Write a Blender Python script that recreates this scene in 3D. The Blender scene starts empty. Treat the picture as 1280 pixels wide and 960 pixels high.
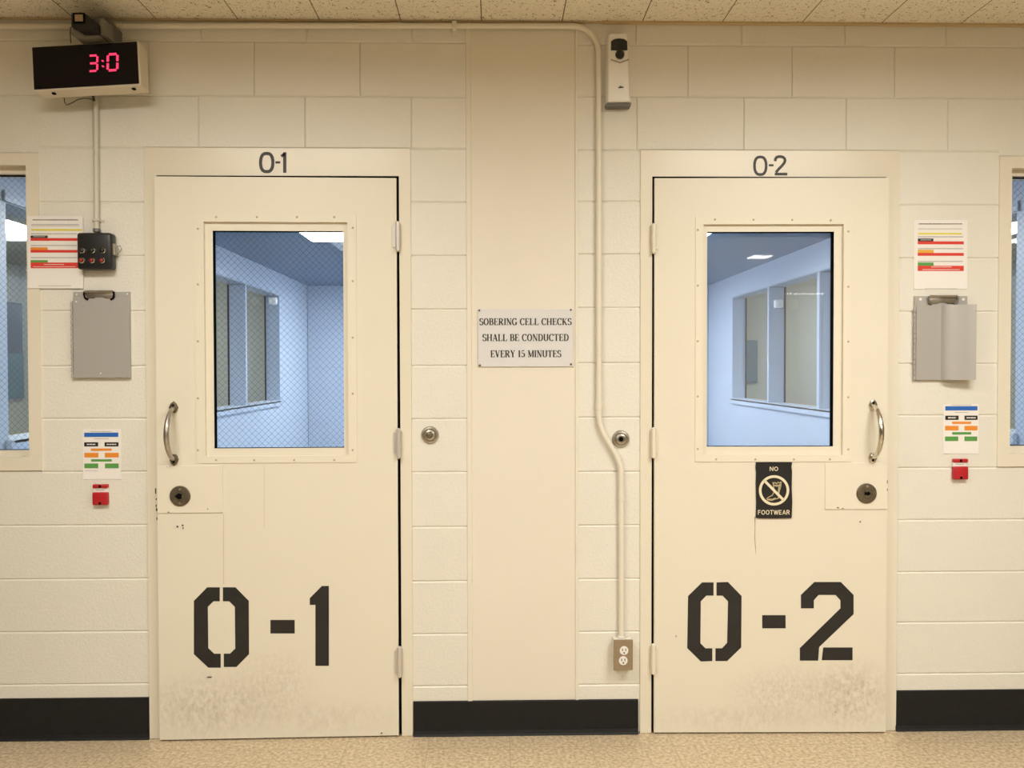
import bpy, bmesh, math, random
from mathutils import Vector, Matrix

# ------------------------------------------------------------------ camera, light, exposure
SC = bpy.context.scene
COL = SC.collection
FPX, YAW, PITCH, ROLL, CD, CH = 1030.78, 0.020578, -0.018078, -0.002000, 3.14805, 1.40578
_f = Vector((math.sin(YAW)*math.cos(PITCH), math.cos(YAW)*math.cos(PITCH), math.sin(PITCH)))
_r = _f.cross(Vector((0, 0, 1))).normalized()
_u = _r.cross(_f)
CR = _r*math.cos(ROLL) + _u*math.sin(ROLL)
CU = -_r*math.sin(ROLL) + _u*math.cos(ROLL)
CF = _f
CAM = Vector((0, -CD, CH))
cd = bpy.data.cameras.new('camera')
cd.sensor_width = 36
cd.lens = FPX/1280*36
cd.clip_start = 0.05
cam = bpy.data.objects.new('camera', cd)
COL.objects.link(cam)
m3 = Matrix((CR, CU, -CF)).transposed()
cam.matrix_world = Matrix.Translation(CAM) @ m3.to_4x4()
SC.camera = cam

vs = SC.view_settings
vs.view_transform = 'Standard'
vs.look = 'None'
vs.gamma = 1
vs.use_curve_mapping = False
vs.exposure = 0.0

w = bpy.data.worlds.new('world')
SC.world = w
w.use_nodes = True
w.node_tree.nodes['Background'].inputs[0].default_value = (1, .93, .8, 1)
w.node_tree.nodes['Background'].inputs[1].default_value = 0.03

CEIL = 2.722                    # corridor ceiling height
def area_light(name, x, y, sx, sy, power, z=CEIL-.012, color=(1, .985, .915), spread=172):
    l = bpy.data.lights.new(name, 'AREA')
    l.shape = 'RECTANGLE'
    l.size, l.size_y = sx, sy
    l.energy = power
    l.color = color
    l.spread = math.radians(spread)
    o = bpy.data.objects.new(name, l)
    o.location = (x, y, z)
    COL.objects.link(o)
    return o
# the fluorescent troffers of the corridor, over and behind the camera
area_light('troffer_light', -1.05, -1.70, 1.1, .5, 43)
area_light('troffer_light', 1.50, -1.72, 1.1, .5, 53)
area_light('troffer_light', -1.2, -4.4, 1.2, .6, 48)
area_light('troffer_light', 2.2, -4.2, 1.2, .6, 68)
area_light('troffer_light', 2.85, -6.5, .24, .3, 18)
area_light('troffer_light', 5.0, -11.3, .66, .16, 50)

# ------------------------------------------------------------------ helpers
def ray(px, py):
    return CF + CR*((px-640)/FPX) - CU*((py-480)/FPX)
def W(px, py, Y=0.0):
    "point of the photograph on the vertical plane y = Y"
    d = ray(px, py)
    return CAM + d*((Y+CD)/d.y)
def RW(x0, y0, x1, y1, Y=0.0):
    "pixel rectangle -> (X0, X1, Z0, Z1) on the plane y = Y"
    ym, xm = (y0+y1)/2, (x0+x1)/2
    return W(x0, ym, Y).x, W(x1, ym, Y).x, W(xm, y1, Y).z, W(xm, y0, Y).z

ORG = {}
def finish(name, bm, mats, parent=None, smooth=None, origin=None):
    "link a bmesh (given in the coordinates of its root) as ONE mesh object"
    off = Vector((0, 0, 0))
    if parent is not None:
        off = ORG[parent.name]
    elif origin is not None:
        off = Vector(origin)
    bm.transform(Matrix.Translation(-off))
    bmesh.ops.recalc_face_normals(bm, faces=bm.faces)
    me = bpy.data.meshes.new(name)
    bm.to_mesh(me)
    bm.free()
    for m in (mats if isinstance(mats, (list, tuple)) else [mats]):
        me.materials.append(m)
    if smooth is not None:
        me.polygons.foreach_set('use_smooth', [True]*len(me.polygons))
        try:
            me.set_sharp_from_angle(angle=math.radians(smooth))
        except Exception:
            pass
    o = bpy.data.objects.new(name, me)
    COL.objects.link(o)
    if parent is not None:
        o.parent = parent
    elif origin is not None:
        o.location = origin
    ORG[o.name] = off
    return o
def thing(name, label, cat, loc, rotz=0, group=None, local=False, kind=None):
    o = bpy.data.objects.new(name, None)
    o.empty_display_size = .05
    o.location = loc
    o.rotation_euler = (0, 0, rotz)
    COL.objects.link(o)
    ORG[o.name] = Vector((0, 0, 0)) if local else Vector(loc)
    tag(o, label, cat, group, kind)
    return o
def tag(o, label=None, cat=None, group=None, kind=None):
    if label: o['label'] = label
    if cat: o['category'] = cat
    if group: o['group'] = group
    if kind: o['kind'] = kind
    return o

def NB():
    return bmesh.new()
def box(bm, x0, x1, y0, y1, z0, z1, m=0, bev=0, seg=2):
    vs_ = [bm.verts.new((x, y, z)) for z in (z0, z1) for y in (y0, y1) for x in (x0, x1)]
    q = [(0, 1, 3, 2), (4, 6, 7, 5), (0, 4, 5, 1), (2, 3, 7, 6), (0, 2, 6, 4), (1, 5, 7, 3)]
    fs = [bm.faces.new([vs_[i] for i in f]) for f in q]
    for f in fs: f.material_index = m
    if bev:
        es = list({e for f in fs for e in f.edges})
        r = bmesh.ops.bevel(bm, geom=es, offset=bev, segments=seg, affect='EDGES', profile=.5)
        for f in r['faces']: f.material_index = m
def rotbox(bm, c, size, M, m=0, bev=0):
    b2 = bmesh.new()
    sx, sy, sz = size
    box(b2, -sx/2, sx/2, -sy/2, sy/2, -sz/2, sz/2, m, bev)
    b2.transform(Matrix.Translation(c) @ M.to_4x4())
    merge(bm, b2)
def merge(bm, b2):
    vm = {v: bm.verts.new(v.co) for v in b2.verts}
    for f in b2.faces:
        nf = bm.faces.new([vm[v] for v in f.verts])
        nf.material_index = f.material_index
    b2.free()
def prism(bm, pts, y0, y1, m=0, bev=0):
    "polygon in (x, z), extruded from y0 (front) to y1"
    b2 = bmesh.new()
    a = [b2.verts.new((x, y0, z)) for x, z in pts]
    b = [b2.verts.new((x, y1, z)) for x, z in pts]
    ff = b2.faces.new(a)
    b2.faces.new(b[::-1])
    n = len(pts)
    for i in range(n):
        b2.faces.new((a[i], b[i], b[(i+1) % n], a[(i+1) % n]))
    if bev:
        bmesh.ops.bevel(b2, geom=list(ff.edges), offset=bev, segments=2, affect='EDGES', profile=.5)
    for f in b2.faces: f.material_index = m
    merge(bm, b2)
def ring(bm, o, i, y0, y1, m=0, i2=None):
    "rectangular frame: outer (x0,x1,z0,z1), inner at y0, inner i2 at y1 (slanted when different)"
    i2 = i2 or i
    def q(r, y): return [bm.verts.new(p) for p in ((r[0], y, r[2]), (r[1], y, r[2]), (r[1], y, r[3]), (r[0], y, r[3]))]
    a, b, c, d = q(o, y0), q(i, y0), q(i2, y1), q(o, y1)
    for k in range(4):
        l = (k+1) % 4
        for s, t in ((a, b), (b, c), (c, d), (d, a)):
            f = bm.faces.new((s[k], s[l], t[l], t[k]))
            f.material_index = m
def lathe(bm, prof, cx, cz, seg=32, m=0):
    "profile of (radius, y) turned about the y axis through (cx, cz)"
    rings = []
    for r, y in prof:
        if r < 1e-6:
            rings.append([bm.verts.new((cx, y, cz))])
        else:
            rings.append([bm.verts.new((cx+r*math.cos(2*math.pi*k/seg), y, cz+r*math.sin(2*math.pi*k/seg))) for k in range(seg)])
    for a, b in zip(rings, rings[1:]):
        for k in range(seg):
            l = (k+1) % seg
            if len(a) == 1 and len(b) == 1: continue
            if len(a) == 1: f = bm.faces.new((a[0], b[k], b[l]))
            elif len(b) == 1: f = bm.faces.new((a[k], a[l], b[0]))
            else: f = bm.faces.new((a[k], a[l], b[l], b[k]))
            f.material_index = m
def tube(bm, pts, rad, seg=12, m=0, flat=None):
    "swept tube; rad is a number or a list; flat=(a, b) scales the section"
    pts = [Vector(p) for p in pts]
    n = len(pts)
    R = rad if isinstance(rad, (list, tuple)) else [rad]*n
    t0 = (pts[1]-pts[0]).normalized()
    nrm = t0.orthogonal().normalized()
    prev = None
    first = None
    for i, p in enumerate(pts):
        t = (pts[min(i+1, n-1)]-pts[max(i-1, 0)]).normalized()
        nrm = (nrm - t*nrm.dot(t)).normalized()
        bn = t.cross(nrm)
        cur = [bm.verts.new(p + (nrm*math.cos(2*math.pi*k/seg) + bn*math.sin(2*math.pi*k/seg))*R[i]) for k in range(seg)]
        if prev:
            for k in range(seg):
                l = (k+1) % seg
                bm.faces.new((prev[k], prev[l], cur[l], cur[k])).material_index = m
        else:
            first = cur
        prev = cur
    bm.faces.new(first[::-1]).material_index = m
    bm.faces.new(prev).material_index = m
def arc(cx, cz, rx, rz, a0, a1, n=10):
    return [(cx+rx*math.cos(math.radians(a0+(a1-a0)*k/n)), cz+rz*math.sin(math.radians(a0+(a1-a0)*k/n))) for k in range(n+1)]
def ribbon(bm, pts, wd, y, m=0, closed=False):
    "flat painted stroke in the plane y; wd a number or a list"
    n = len(pts)
    V = [Vector(p) for p in pts]
    Wd = wd if isinstance(wd, (list, tuple)) else [wd]*n
    L, R_ = [], []
    for i in range(n):
        if closed: a, b = V[(i-1) % n], V[(i+1) % n]
        else: a, b = V[max(i-1, 0)], V[min(i+1, n-1)]
        t = (b-a)
        t = t.normalized() if t.length else Vector((1, 0))
        nn = Vector((-t.y, t.x))
        k = 1.0
        if 0 < i < n-1 or closed:
            s = (V[i]-a)
            if s.length:
                k = 1/max(.55, abs(nn.dot(Vector((-s.normalized().y, s.normalized().x)))))
        h = Wd[i]/2*k
        p, q = V[i]+nn*h, V[i]-nn*h
        L.append(bm.verts.new((p.x, y, p.y)))
        R_.append(bm.verts.new((q.x, y, q.y)))
    for i in range(n if closed else n-1):
        j = (i+1) % n
        bm.faces.new((L[i], L[j], R_[j], R_[i])).material_index = m
def rect(bm, x0, x1, z0, z1, y, m=0):
    bm.faces.new([bm.verts.new(p) for p in ((x0, y, z0), (x1, y, z0), (x1, y, z1), (x0, y, z1))]).material_index = m

# ------------------------------------------------------------------ materials
def mat(name, col, rough=.5, metal=0, spec=.5, bump=None, var=None, emit=None, stain=None, aniso=None):
    """bump=(scale, strength, distance); var=(scale, amount, col2) mottles the paint;
    stain=list of (centre, radius, scale, colour, amount) scuffs in object space"""
    M = bpy.data.materials.new(name)
    M.use_nodes = True
    nt = M.node_tree
    N, Lk = nt.nodes, nt.links
    b = N['Principled BSDF']
    b.inputs['Base Color'].default_value = (*col, 1)
    b.inputs['Roughness'].default_value = rough
    b.inputs['Metallic'].default_value = metal
    b.inputs['Specular IOR Level'].default_value = spec
    tc = N.new('ShaderNodeTexCoord')
    cur = None
    if var:
        no = N.new('ShaderNodeTexNoise')
        no.inputs['Scale'].default_value = var[0]
        no.inputs['Detail'].default_value = 5
        Lk.new(tc.outputs['Object'], no.inputs['Vector'])
        rp = N.new('ShaderNodeMapRange')
        rp.inputs[1].default_value, rp.inputs[2].default_value = .35, .7
        rp.inputs[4].default_value = var[1]
        Lk.new(no.outputs['Fac'], rp.inputs[0])
        mx = N.new('ShaderNodeMix')
        mx.data_type = 'RGBA'
        mx.inputs[6].default_value = (*col, 1)
        mx.inputs[7].default_value = (*var[2], 1)
        Lk.new(rp.outputs[0], mx.inputs[0])
        cur = mx.outputs[2]
    for (c, rad, sc, scol, amt) in (stain or []):
        mp = N.new('ShaderNodeMapping')
        mp.inputs['Location'].default_value = (-c[0]/rad[0], -c[1]/rad[1], -c[2]/rad[2])
        mp.inputs['Scale'].default_value = (1/rad[0], 1/rad[1], 1/rad[2])
        Lk.new(tc.outputs['Object'], mp.inputs['Vector'])
        ln = N.new('ShaderNodeVectorMath')
        ln.operation = 'LENGTH'
        Lk.new(mp.outputs[0], ln.inputs[0])
        mr = N.new('ShaderNodeMapRange')
        mr.interpolation_type = 'SMOOTHSTEP'
        mr.inputs[1].default_value, mr.inputs[2].default_value = 1, .1
        Lk.new(ln.outputs['Value'], mr.inputs[0])
        mp2 = N.new('ShaderNodeMapping')
        mp2.inputs['Scale'].default_value = (sc, sc, sc*.7)
        Lk.new(tc.outputs['Object'], mp2.inputs['Vector'])
        no = N.new('ShaderNodeTexNoise')
        no.inputs['Scale'].default_value = 1
        no.inputs['Detail'].default_value = 8
        no.inputs['Roughness'].default_value = .72
        Lk.new(mp2.outputs[0], no.inputs['Vector'])
        r2 = N.new('ShaderNodeMapRange')
        r2.inputs[1].default_value, r2.inputs[2].default_value = .40, .80
        Lk.new(no.outputs['Fac'], r2.inputs[0])
        mu = N.new('ShaderNodeMath')
        mu.operation = 'MULTIPLY'
        Lk.new(mr.outputs[0], mu.inputs[0])
        Lk.new(r2.outputs[0], mu.inputs[1])
        m2 = N.new('ShaderNodeMath')
        m2.operation = 'MULTIPLY'
        m2.inputs[1].default_value = amt
        Lk.new(mu.outputs[0], m2.inputs[0])
        mx = N.new('ShaderNodeMix')
        mx.data_type = 'RGBA'
        mx.inputs[6].default_value = (*col, 1)
        if cur is not None: Lk.new(cur, mx.inputs[6])
        mx.inputs[7].default_value = (*scol, 1)
        Lk.new(m2.outputs[0], mx.inputs[0])
        cur = mx.outputs[2]
    if cur is not None:
        Lk.new(cur, b.inputs['Base Color'])
    if bump:
        no = N.new('ShaderNodeTexNoise')
        no.inputs['Scale'].default_value = bump[0]
        no.inputs['Detail'].default_value = 6
        no.inputs['Roughness'].default_value = .6
        Lk.new(tc.outputs['Object'], no.inputs['Vector'])
        bp = N.new('ShaderNodeBump')
        bp.inputs['Strength'].default_value = bump[1]
        bp.inputs['Distance'].default_value = bump[2]
        Lk.new(no.outputs['Fac'], bp.inputs['Height'])
        Lk.new(bp.outputs[0], b.inputs['Normal'])
    if emit:
        b.inputs['Emission Color'].default_value = (*emit[0], 1)
        b.inputs['Emission Strength'].default_value = emit[1]
    return M

DIRT = (.26, .19, .12)
M_BLOCK = mat('block_paint', (.79, .755, .675), .37, bump=(95, .35, .006), var=(3, .35, (.735, .70, .615)))
M_BLOCKB = mat('cell_blue_back', (.26, .40, .62), .4)
M_COLUMN = mat('column_paint', (.79, .735, .63), .45, bump=(30, .12, .004), var=(2.5, .3, (.745, .685, .575)))
M_FRAME = mat('frame_paint', (.785, .725, .60), .28, bump=(45, .10, .003), var=(4, .25, (.74, .67, .535)))
M_FIX = mat('trim_paint', (.80, .74, .61), .36, bump=(60, .08, .002))
M_BASE = mat('black_cove_rubber', (.009, .009, .009), .6, spec=.3, bump=(40, .1, .002), var=(25, .5, (.014, .014, .013)))
M_CONDUIT = mat('painted_conduit', (.79, .735, .62), .38)
M_CONDUIT2 = mat('grey_conduit', (.62, .58, .49), .4)
M_BLACK = mat('black_plastic', (.012, .012, .013), .38)
M_INK = mat('black_stencil_paint', (.014, .013, .012), .55, var=(18, .6, (.022, .02, .018)))
M_INK2 = mat('grey_black_paint', (.032, .030, .026), .5)
M_DARK = mat('black_gasket', (.006, .006, .006), .9, spec=0)
M_WHITE = mat('off_white_plastic', (.78, .74, .66), .4)
M_PAPER = mat('white_paper', (.86, .82, .78), .55)
M_STEEL = mat('worn_steel', (.50, .46, .40), .32, metal=.9, var=(40, .5, (.32, .28, .22)))
M_CHROME = mat('bright_nickel', (.72, .68, .60), .22, metal=1, var=(60, .5, (.45, .40, .33)))
M_BRONZE = mat('dark_bronze', (.20, .165, .115), .42, metal=.75, var=(70, .5, (.10, .08, .055)))
M_ALU = mat('grey_aluminium', (.46, .44, .415), .42, metal=.25, bump=(200, .05, .001))
M_PLATE = mat('brushed_sign', (.72, .705, .70), .42, var=(420, .5, (.62, .61, .605)))
M_RED = mat('red_plastic', (.47, .014, .022), .4)
M_SCREW = mat('painted_screw', (.50, .40, .27), .45)
M_RED2 = mat('dark_red_button', (.28, .012, .016), .35)
M_OUTBOX = mat('brown_steel_plate', (.36, .28, .19), .36, metal=.5)
M_GREY = mat('grey_cast_metal', (.17, .165, .15), .5, metal=.3)
M_WIRE = mat('mesh_wire', (.045, .055, .07), .5, metal=.4)
M_RUST = mat('brown_stain', (.42, .29, .14), .7)
M_CHIP = mat('paint_chip', (.05, .04, .03), .7)
M_BLUE = mat('cell_blue_paint', (.43, .505, .615), .36, bump=(70, .15, .004), var=(2.5, .4, (.40, .48, .59)))
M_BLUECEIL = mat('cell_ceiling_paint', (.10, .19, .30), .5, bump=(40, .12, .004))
M_BEIGE = mat('side_room_beige', (.50, .46, .34), .6, var=(3, .4, (.44, .40, .30)))
M_TEAL = mat('teal_board', (.03, .11, .13), .5)
M_TEAL2 = mat('dark_teal_board', (.008, .03, .05), .5)
M_DPRINT = mat('dark_print', (.16, .12, .14), .5)
BAR = {}
for k, c in dict(yellow=(.78, .68, .05), black=(.012, .012, .012), red=(.70, .045, .03), orange=(.80, .27, .03),
                 orange2=(.78, .40, .04), green=(.10, .33, .07), grey=(.44, .42, .41), blue=(.02, .13, .50), white=(.86, .82, .78)).items():
    BAR[k] = mat('print_'+k, c, .5)

def emission(name, col, s):
    M = bpy.data.materials.new(name)
    M.use_nodes = True
    nt = M.node_tree
    nt.nodes.clear()
    e = nt.nodes.new('ShaderNodeEmission')
    e.inputs[0].default_value = (*col, 1)
    e.inputs[1].default_value = s
    o = nt.nodes.new('ShaderNodeOutputMaterial')
    nt.links.new(e.outputs[0], o.inputs[0])
    return M
M_LED = emission('red_led_segment', (1, .045, .12), 1.6)
M_LAMP = emission('cell_lamp_lens', (1, .98, .95), 27)
M_LAMPB = emission('back_lamp_lens', (1, .985, .955), 37)
M_LAMP2 = emission('side_room_lamp', (1, .98, .9), 32)

def glass(name, haze=0.0, tint=(.93, .97, 1)):
    M = bpy.data.materials.new(name)
    M.use_nodes = True
    nt = M.node_tree
    N, Lk = nt.nodes, nt.links
    N.clear()
    tr = N.new('ShaderNodeBsdfTransparent')
    tr.inputs[0].default_value = (*tint, 1)
    gl = N.new('ShaderNodeBsdfGlossy')
    gl.inputs['Roughness'].default_value = .02
    fr = N.new('ShaderNodeFresnel')
    fr.inputs[0].default_value = 1.45
    mx = N.new('ShaderNodeMixShader')
    ge = N.new('ShaderNodeNewGeometry')
    inv = N.new('ShaderNodeMath')          # only the outer face of each pane reflects
    inv.operation = 'SUBTRACT'
    inv.inputs[0].default_value = 1
    Lk.new(ge.outputs['Backfacing'], inv.inputs[1])
    fm = N.new('ShaderNodeMath')
    fm.operation = 'MULTIPLY'
    Lk.new(fr.outputs[0], fm.inputs[0])
    Lk.new(inv.outputs[0], fm.inputs[1])
    Lk.new(fm.outputs[0], mx.inputs[0])
    Lk.new(tr.outputs[0], mx.inputs[1])
    Lk.new(gl.outputs[0], mx.inputs[2])
    out = N.new('ShaderNodeOutputMaterial')
    last = mx
    if haze:
        df = N.new('ShaderNodeBsdfDiffuse')
        df.inputs[0].default_value = (.85, .85, .9, 1)
        tc = N.new('ShaderNodeTexCoord')
        no = N.new('ShaderNodeTexNoise')
        no.inputs['Scale'].default_value = 9
        no.inputs['Detail'].default_value = 6
        Lk.new(tc.outputs['Object'], no.inputs['Vector'])
        mr = N.new('ShaderNodeMapRange')
        mr.inputs[1].default_value, mr.inputs[2].default_value = .3, .75
        mr.inputs[3].default_value, mr.inputs[4].default_value = haze*.85, haze*1.15
        Lk.new(no.outputs['Fac'], mr.inputs[0])
        m2 = N.new('ShaderNodeMixShader')
        Lk.new(mr.outputs[0], m2.inputs[0])
        Lk.new(mx.outputs[0], m2.inputs[1])
        Lk.new(df.outputs[0], m2.inputs[2])
        last = m2
    Lk.new(last.outputs[0], out.inputs[0])
    return M
M_GLASS = glass('wired_glass', .03)
M_GLASS2 = glass('scuffed_polycarbonate', .07)
M_GLASS3 = glass('clear_glass', 0)

def tiles(name, c1, c2, c3, joint, size, offx, offy, dots, rough, jw=.004):
    "square 305 mm tiles: speckled, with thin joints (object space = world)"
    M = bpy.data.materials.new(name)
    M.use_nodes = True
    nt = M.node_tree
    N, Lk = nt.nodes, nt.links
    b = N['Principled BSDF']
    b.inputs['Roughness'].default_value = rough
    tc = N.new('ShaderNodeTexCoord')
    sp = N.new('ShaderNodeSeparateXYZ')
    Lk.new(tc.outputs['Object'], sp.inputs[0])
    def math_(op, a, bb=None):
        n = N.new('ShaderNodeMath')
        n.operation = op
        for i, v in enumerate((a, bb)):
            if v is None: continue
            if isinstance(v, (int, float)): n.inputs[i].default_value = v
            else: Lk.new(v, n.inputs[i])
        return n.outputs[0]
    js = []
    for ax, off in ((0, offx), (1, offy)):
        t = math_('DIVIDE', math_('SUBTRACT', sp.outputs[ax], off), size)
        fr = math_('FRACT', math_('ADD', t, 100.5))
        js.append(math_('LESS_THAN', math_('ABSOLUTE', math_('SUBTRACT', fr, .5)), jw/size/2))
    jm = math_('MAXIMUM', js[0], js[1])
    no = N.new('ShaderNodeTexNoise')
    no.inputs['Scale'].default_value = dots[0]
    no.inputs['Detail'].default_value = 4
    Lk.new(tc.outputs['Object'], no.inputs['Vector'])
    rp = N.new('ShaderNodeValToRGB')
    rp.color_ramp.elements[0].position, rp.color_ramp.elements[1].position = .36, .62
    rp.color_ramp.elements[0].color = (*c2, 1)
    rp.color_ramp.elements[1].color = (*c1, 1)
    Lk.new(no.outputs['Fac'], rp.inputs[0])
    vo = N.new('ShaderNodeTexVoronoi')
    vo.inputs['Scale'].default_value = dots[1]
    Lk.new(tc.outputs['Object'], vo.inputs['Vector'])
    n2 = N.new('ShaderNodeTexNoise')
    n2.inputs['Scale'].default_value = dots[1]*.35
    Lk.new(tc.outputs['Object'], n2.inputs['Vector'])
    thr = math_('MULTIPLY', math_('SUBTRACT', n2.outputs['Fac'], .35), dots[2])
    dm = math_('LESS_THAN', vo.outputs['Distance'], thr)
    m1 = N.new('ShaderNodeMix')
    m1.data_type = 'RGBA'
    Lk.new(dm, m1.inputs[0])
    Lk.new(rp.outputs[0], m1.inputs[6])
    m1.inputs[7].default_value = (*c3, 1)
    m2 = N.new('ShaderNodeMix')
    m2.data_type = 'RGBA'
    Lk.new(jm, m2.inputs[0])
    Lk.new(m1.outputs[2], m2.inputs[6])
    m2.inputs[7].default_value = (*joint, 1)
    Lk.new(m2.outputs[2], b.inputs['Base Color'])
    return M
JX = W(501, 27).x
M_CEIL = tiles('acoustic_tile', (.90, .84, .70), (.82, .75, .60), (.28, .22, .14), (.17, .12, .07), .3048, JX, 0, (90, 125, 1.25), .8)
M_FLOOR = tiles('speckled_vinyl_tile', (.66, .53, .36), (.42, .32, .20), (.76, .66, .49), (.40, .31, .20), .3048, JX+.1, -.11, (75, 120, .9), .38, .0025)

# ------------------------------------------------------------------ door & window extents on the wall
HX1 = W(498.6, 500).x
HX2 = W(816.0, 500).x
TH1, TH2 = math.radians(1.1), math.radians(-1.1)
LEAF_Y = -.012
def local_of(hx, th):
    c, s = math.cos(-th), math.sin(-th)
    def L(px, py, yl=LEAF_Y):
        d = ray(px, py)
        o = CAM - Vector((hx, 0, 0))
        ol = Vector((o.x*c-o.y*s, o.x*s+o.y*c, o.z))
        dl = Vector((d.x*c-d.y*s, d.x*s+d.y*c, d.z))
        return ol + dl*((yl-ol.y)/dl.y)
    return L
L1, L2 = local_of(HX1, TH1), local_of(HX2, TH2)
FO1 = (W(181.5, 300).x, W(514.5, 500).x, 0, W(345, 185.5).z)       # outer frame of door 1
FO2 = (W(800, 500).x, W(1122, 500).x, 0, W(960, 188.5).z)
WF1 = (-2.75, W(51, 400).x, W(25, 588).z, W(25, 192).z)            # outer frames of the side windows
WF2 = (W(1247, 400).x, 2.95, W(1262, 583).z, W(1262, 196).z)
WI1 = (-2.67, W(35.5, 400).x, W(25, 571).z, W(25, 207).z)          # their openings
WI2 = (W(1262.5, 400).x, 2.87, W(1268, 567).z, W(1268, 210.5).z)
CX0, CX1 = W(590, 500).x, W(721, 500).x                            # smooth column
XW0, XW1 = -5.2, 5.6
TW = .20                                                           # wall thickness

# ------------------------------------------------------------------ the block wall
def blocks(bm, x0, x1, zs, vjoint=None, dep=.0045, ins=.0058):
    "courses between the heights zs; vjoint[i] = list of vertical joints of course i"
    for i, (za, zb) in enumerate(zip(zs, zs[1:])):
        xs = [x0] + [x for x in sorted((vjoint or {}).get(i, [])) if x0+.02 < x < x1-.02] + [x1]
        for j, (a, b) in enumerate(zip(xs, xs[1:])):
            o = [(a, za), (b, za), (b, zb), (a, zb)]
            la = 0 if a == x0 else ins*.55
            lb = 0 if b == x1 else ins*.55
            p = [(a+la, za+ins), (b-lb, za+ins), (b-lb, zb-ins*.8), (a+la, zb-ins*.8)]
            vo_ = [bm.verts.new((x, dep, z)) for x, z in o]
            vi_ = [bm.verts.new((x, 0, z)) for x, z in p]
            bm.faces.new(vi_)
            for k in range(4):
                l = (k+1) % 4
                bm.faces.new((vo_[k], vo_[l], vi_[l], vi_[k]))
def zlist(px, pys, z0=0.0, z1=None):
    z = sorted(W(px, y).z for y in pys)
    if z0 is not None and z[0] - z0 > .03: z = [z0] + z
    if z1 is not None: z = [q for q in z if q < z1-.012] + [z1]
    return z
bm = NB()
LJ = [855.5, 790, 724, 657, 590]
# below / beside the left window
zl = zlist(100, [855.5, 790, 724, 657, 590, 523.6, 458, 389, 320, 253, 186], 0, FO1[3])
xj = W(50, 700).x
xs_l = [xj - .4064*k for k in range(0, 9)]
xs_l2 = [xj - .2032 - .4064*k for k in range(0, 9)]
zb = [z for z in zl if z < WF1[2]-.01] + [WF1[2]]
blocks(bm, XW0, WF1[1], zb, {i: (xs_l2 if i in (2, 4) else [x for x in xs_l if x < WF1[1]-.03]) for i in range(12)})
blocks(bm, WF1[1], FO1[0], zl)
blocks(bm, XW0, WF1[0], [WF1[2]] + [z for z in zl if WF1[2]+.02 < z < WF1[3]-.02] + [WF1[3]])
# pier right of door 1
blocks(bm, FO1[1], CX0, zlist(545, [858, 793, 727, 659, 590.5, 524, 457.5, 387, 320, 253], 0, FO1[3]))
# pier left of door 2
blocks(bm, CX1, FO2[0], zlist(760, [856, 790, 724, 657, 590, 522, 454, 385, 318, 252], 0, FO2[3]))
# right of door 2
zr = zlist(1200, [842, 778, 715, 650, 585, 519.4, 455, 389.7, 323, 256.5], 0, FO2[3])
zbr = [z for z in zr if z < WF2[2]-.01] + [WF2[2]]
blocks(bm, FO2[1], WF2[0], [z for z in zr])
xr = W(1245, 700).x
blocks(bm, WF2[0], XW1, zbr, {i: [xr+.2032*(i % 2)+.4064*k for k in range(0, 9)] for i in range(12)})
blocks(bm, WF2[1], XW1, [WF2[2]] + [z for z in zr if WF2[2]+.02 < z < WF2[3]-.02] + [WF2[3]])
# above the windows and doors
def vj(rows, lo, hi):
    return {i: [W(p, 120).x for p in r] for i, r in enumerate(rows)}
ztl = [FO1[3], W(300, 120).z, W(300, 52).z, CEIL+.02]
lrows = [[-148, -16, 116, 248, 381, 514], [-80, 52, 186, 318, 450], [-148, -16, 116, 252, 384, 516]]
blocks(bm, WF1[1], CX0, ztl, vj(lrows, 0, 0))
ztw = [WF1[3]] + ztl[1:]
blocks(bm, XW0, WF1[1], ztw, vj([[-412, -280, -148, -16], [-344, -212, -80], [-412, -280, -148, -16]], 0, 0))
ztr = [FO2[3], W(930, 121.5).z, W(930, 57).z, CEIL+.02]
rrows = [[796, 930, 1058, 1185, 1318], [860, 990, 1118, 1246, 1374], [795, 927, 1056, 1182, 1310]]
blocks(bm, CX1, WF2[0], ztr, vj(rrows, 0, 0))
blocks(bm, WF2[0], XW1, [WF2[3]] + ztr[1:], vj([[1318, 1450], [1374, 1500], [1310, 1440]], 0, 0))
for f in bm.faces: f.material_index = 0
# core of the wall behind the block faces
def core(x0, x1, z0, z1): box(bm, x0, x1, .0062, TW, z0, z1, 1)
core(XW0, WF1[0], 0, CEIL+.02); core(WF1[0], WF1[1], 0, WF1[2]); core(WF1[0], WF1[1], WF1[3], CEIL+.02)
core(WF1[1], FO1[0], 0, CEIL+.02); core(FO1[0], FO1[1], FO1[3], CEIL+.02)
core(FO1[1], FO2[0], 0, CEIL+.02); core(FO2[0], FO2[1], FO2[3], CEIL+.02)
core(FO2[1], WF2[0], 0, CEIL+.02); core(WF2[0], WF2[1], 0, WF2[2]); core(WF2[0], WF2[1], WF2[3], CEIL+.02)
core(WF2[1], XW1, 0, CEIL+.02)
tag(finish('wall_front', bm, [M_BLOCK, M_BLOCKB]), 'cream painted concrete block wall holding both cell doors', 'wall', kind='structure')

# smooth column strip with caulked edges
bm = NB()
box(bm, CX0, CX1, .0016, .0034, 0, CEIL+.02)
box(bm, CX0-.020, CX0-.001, -.0035, .0030, 0, CEIL+.01, 0, .003)
box(bm, CX1-.006, CX1+.006, -.0030, .0030, 0, CEIL+.01, 0, .0025)
tag(finish('trim_1', bm, M_COLUMN), 'smooth cream column strip in the middle of the wall between the doors', 'column', kind='structure')

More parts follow.
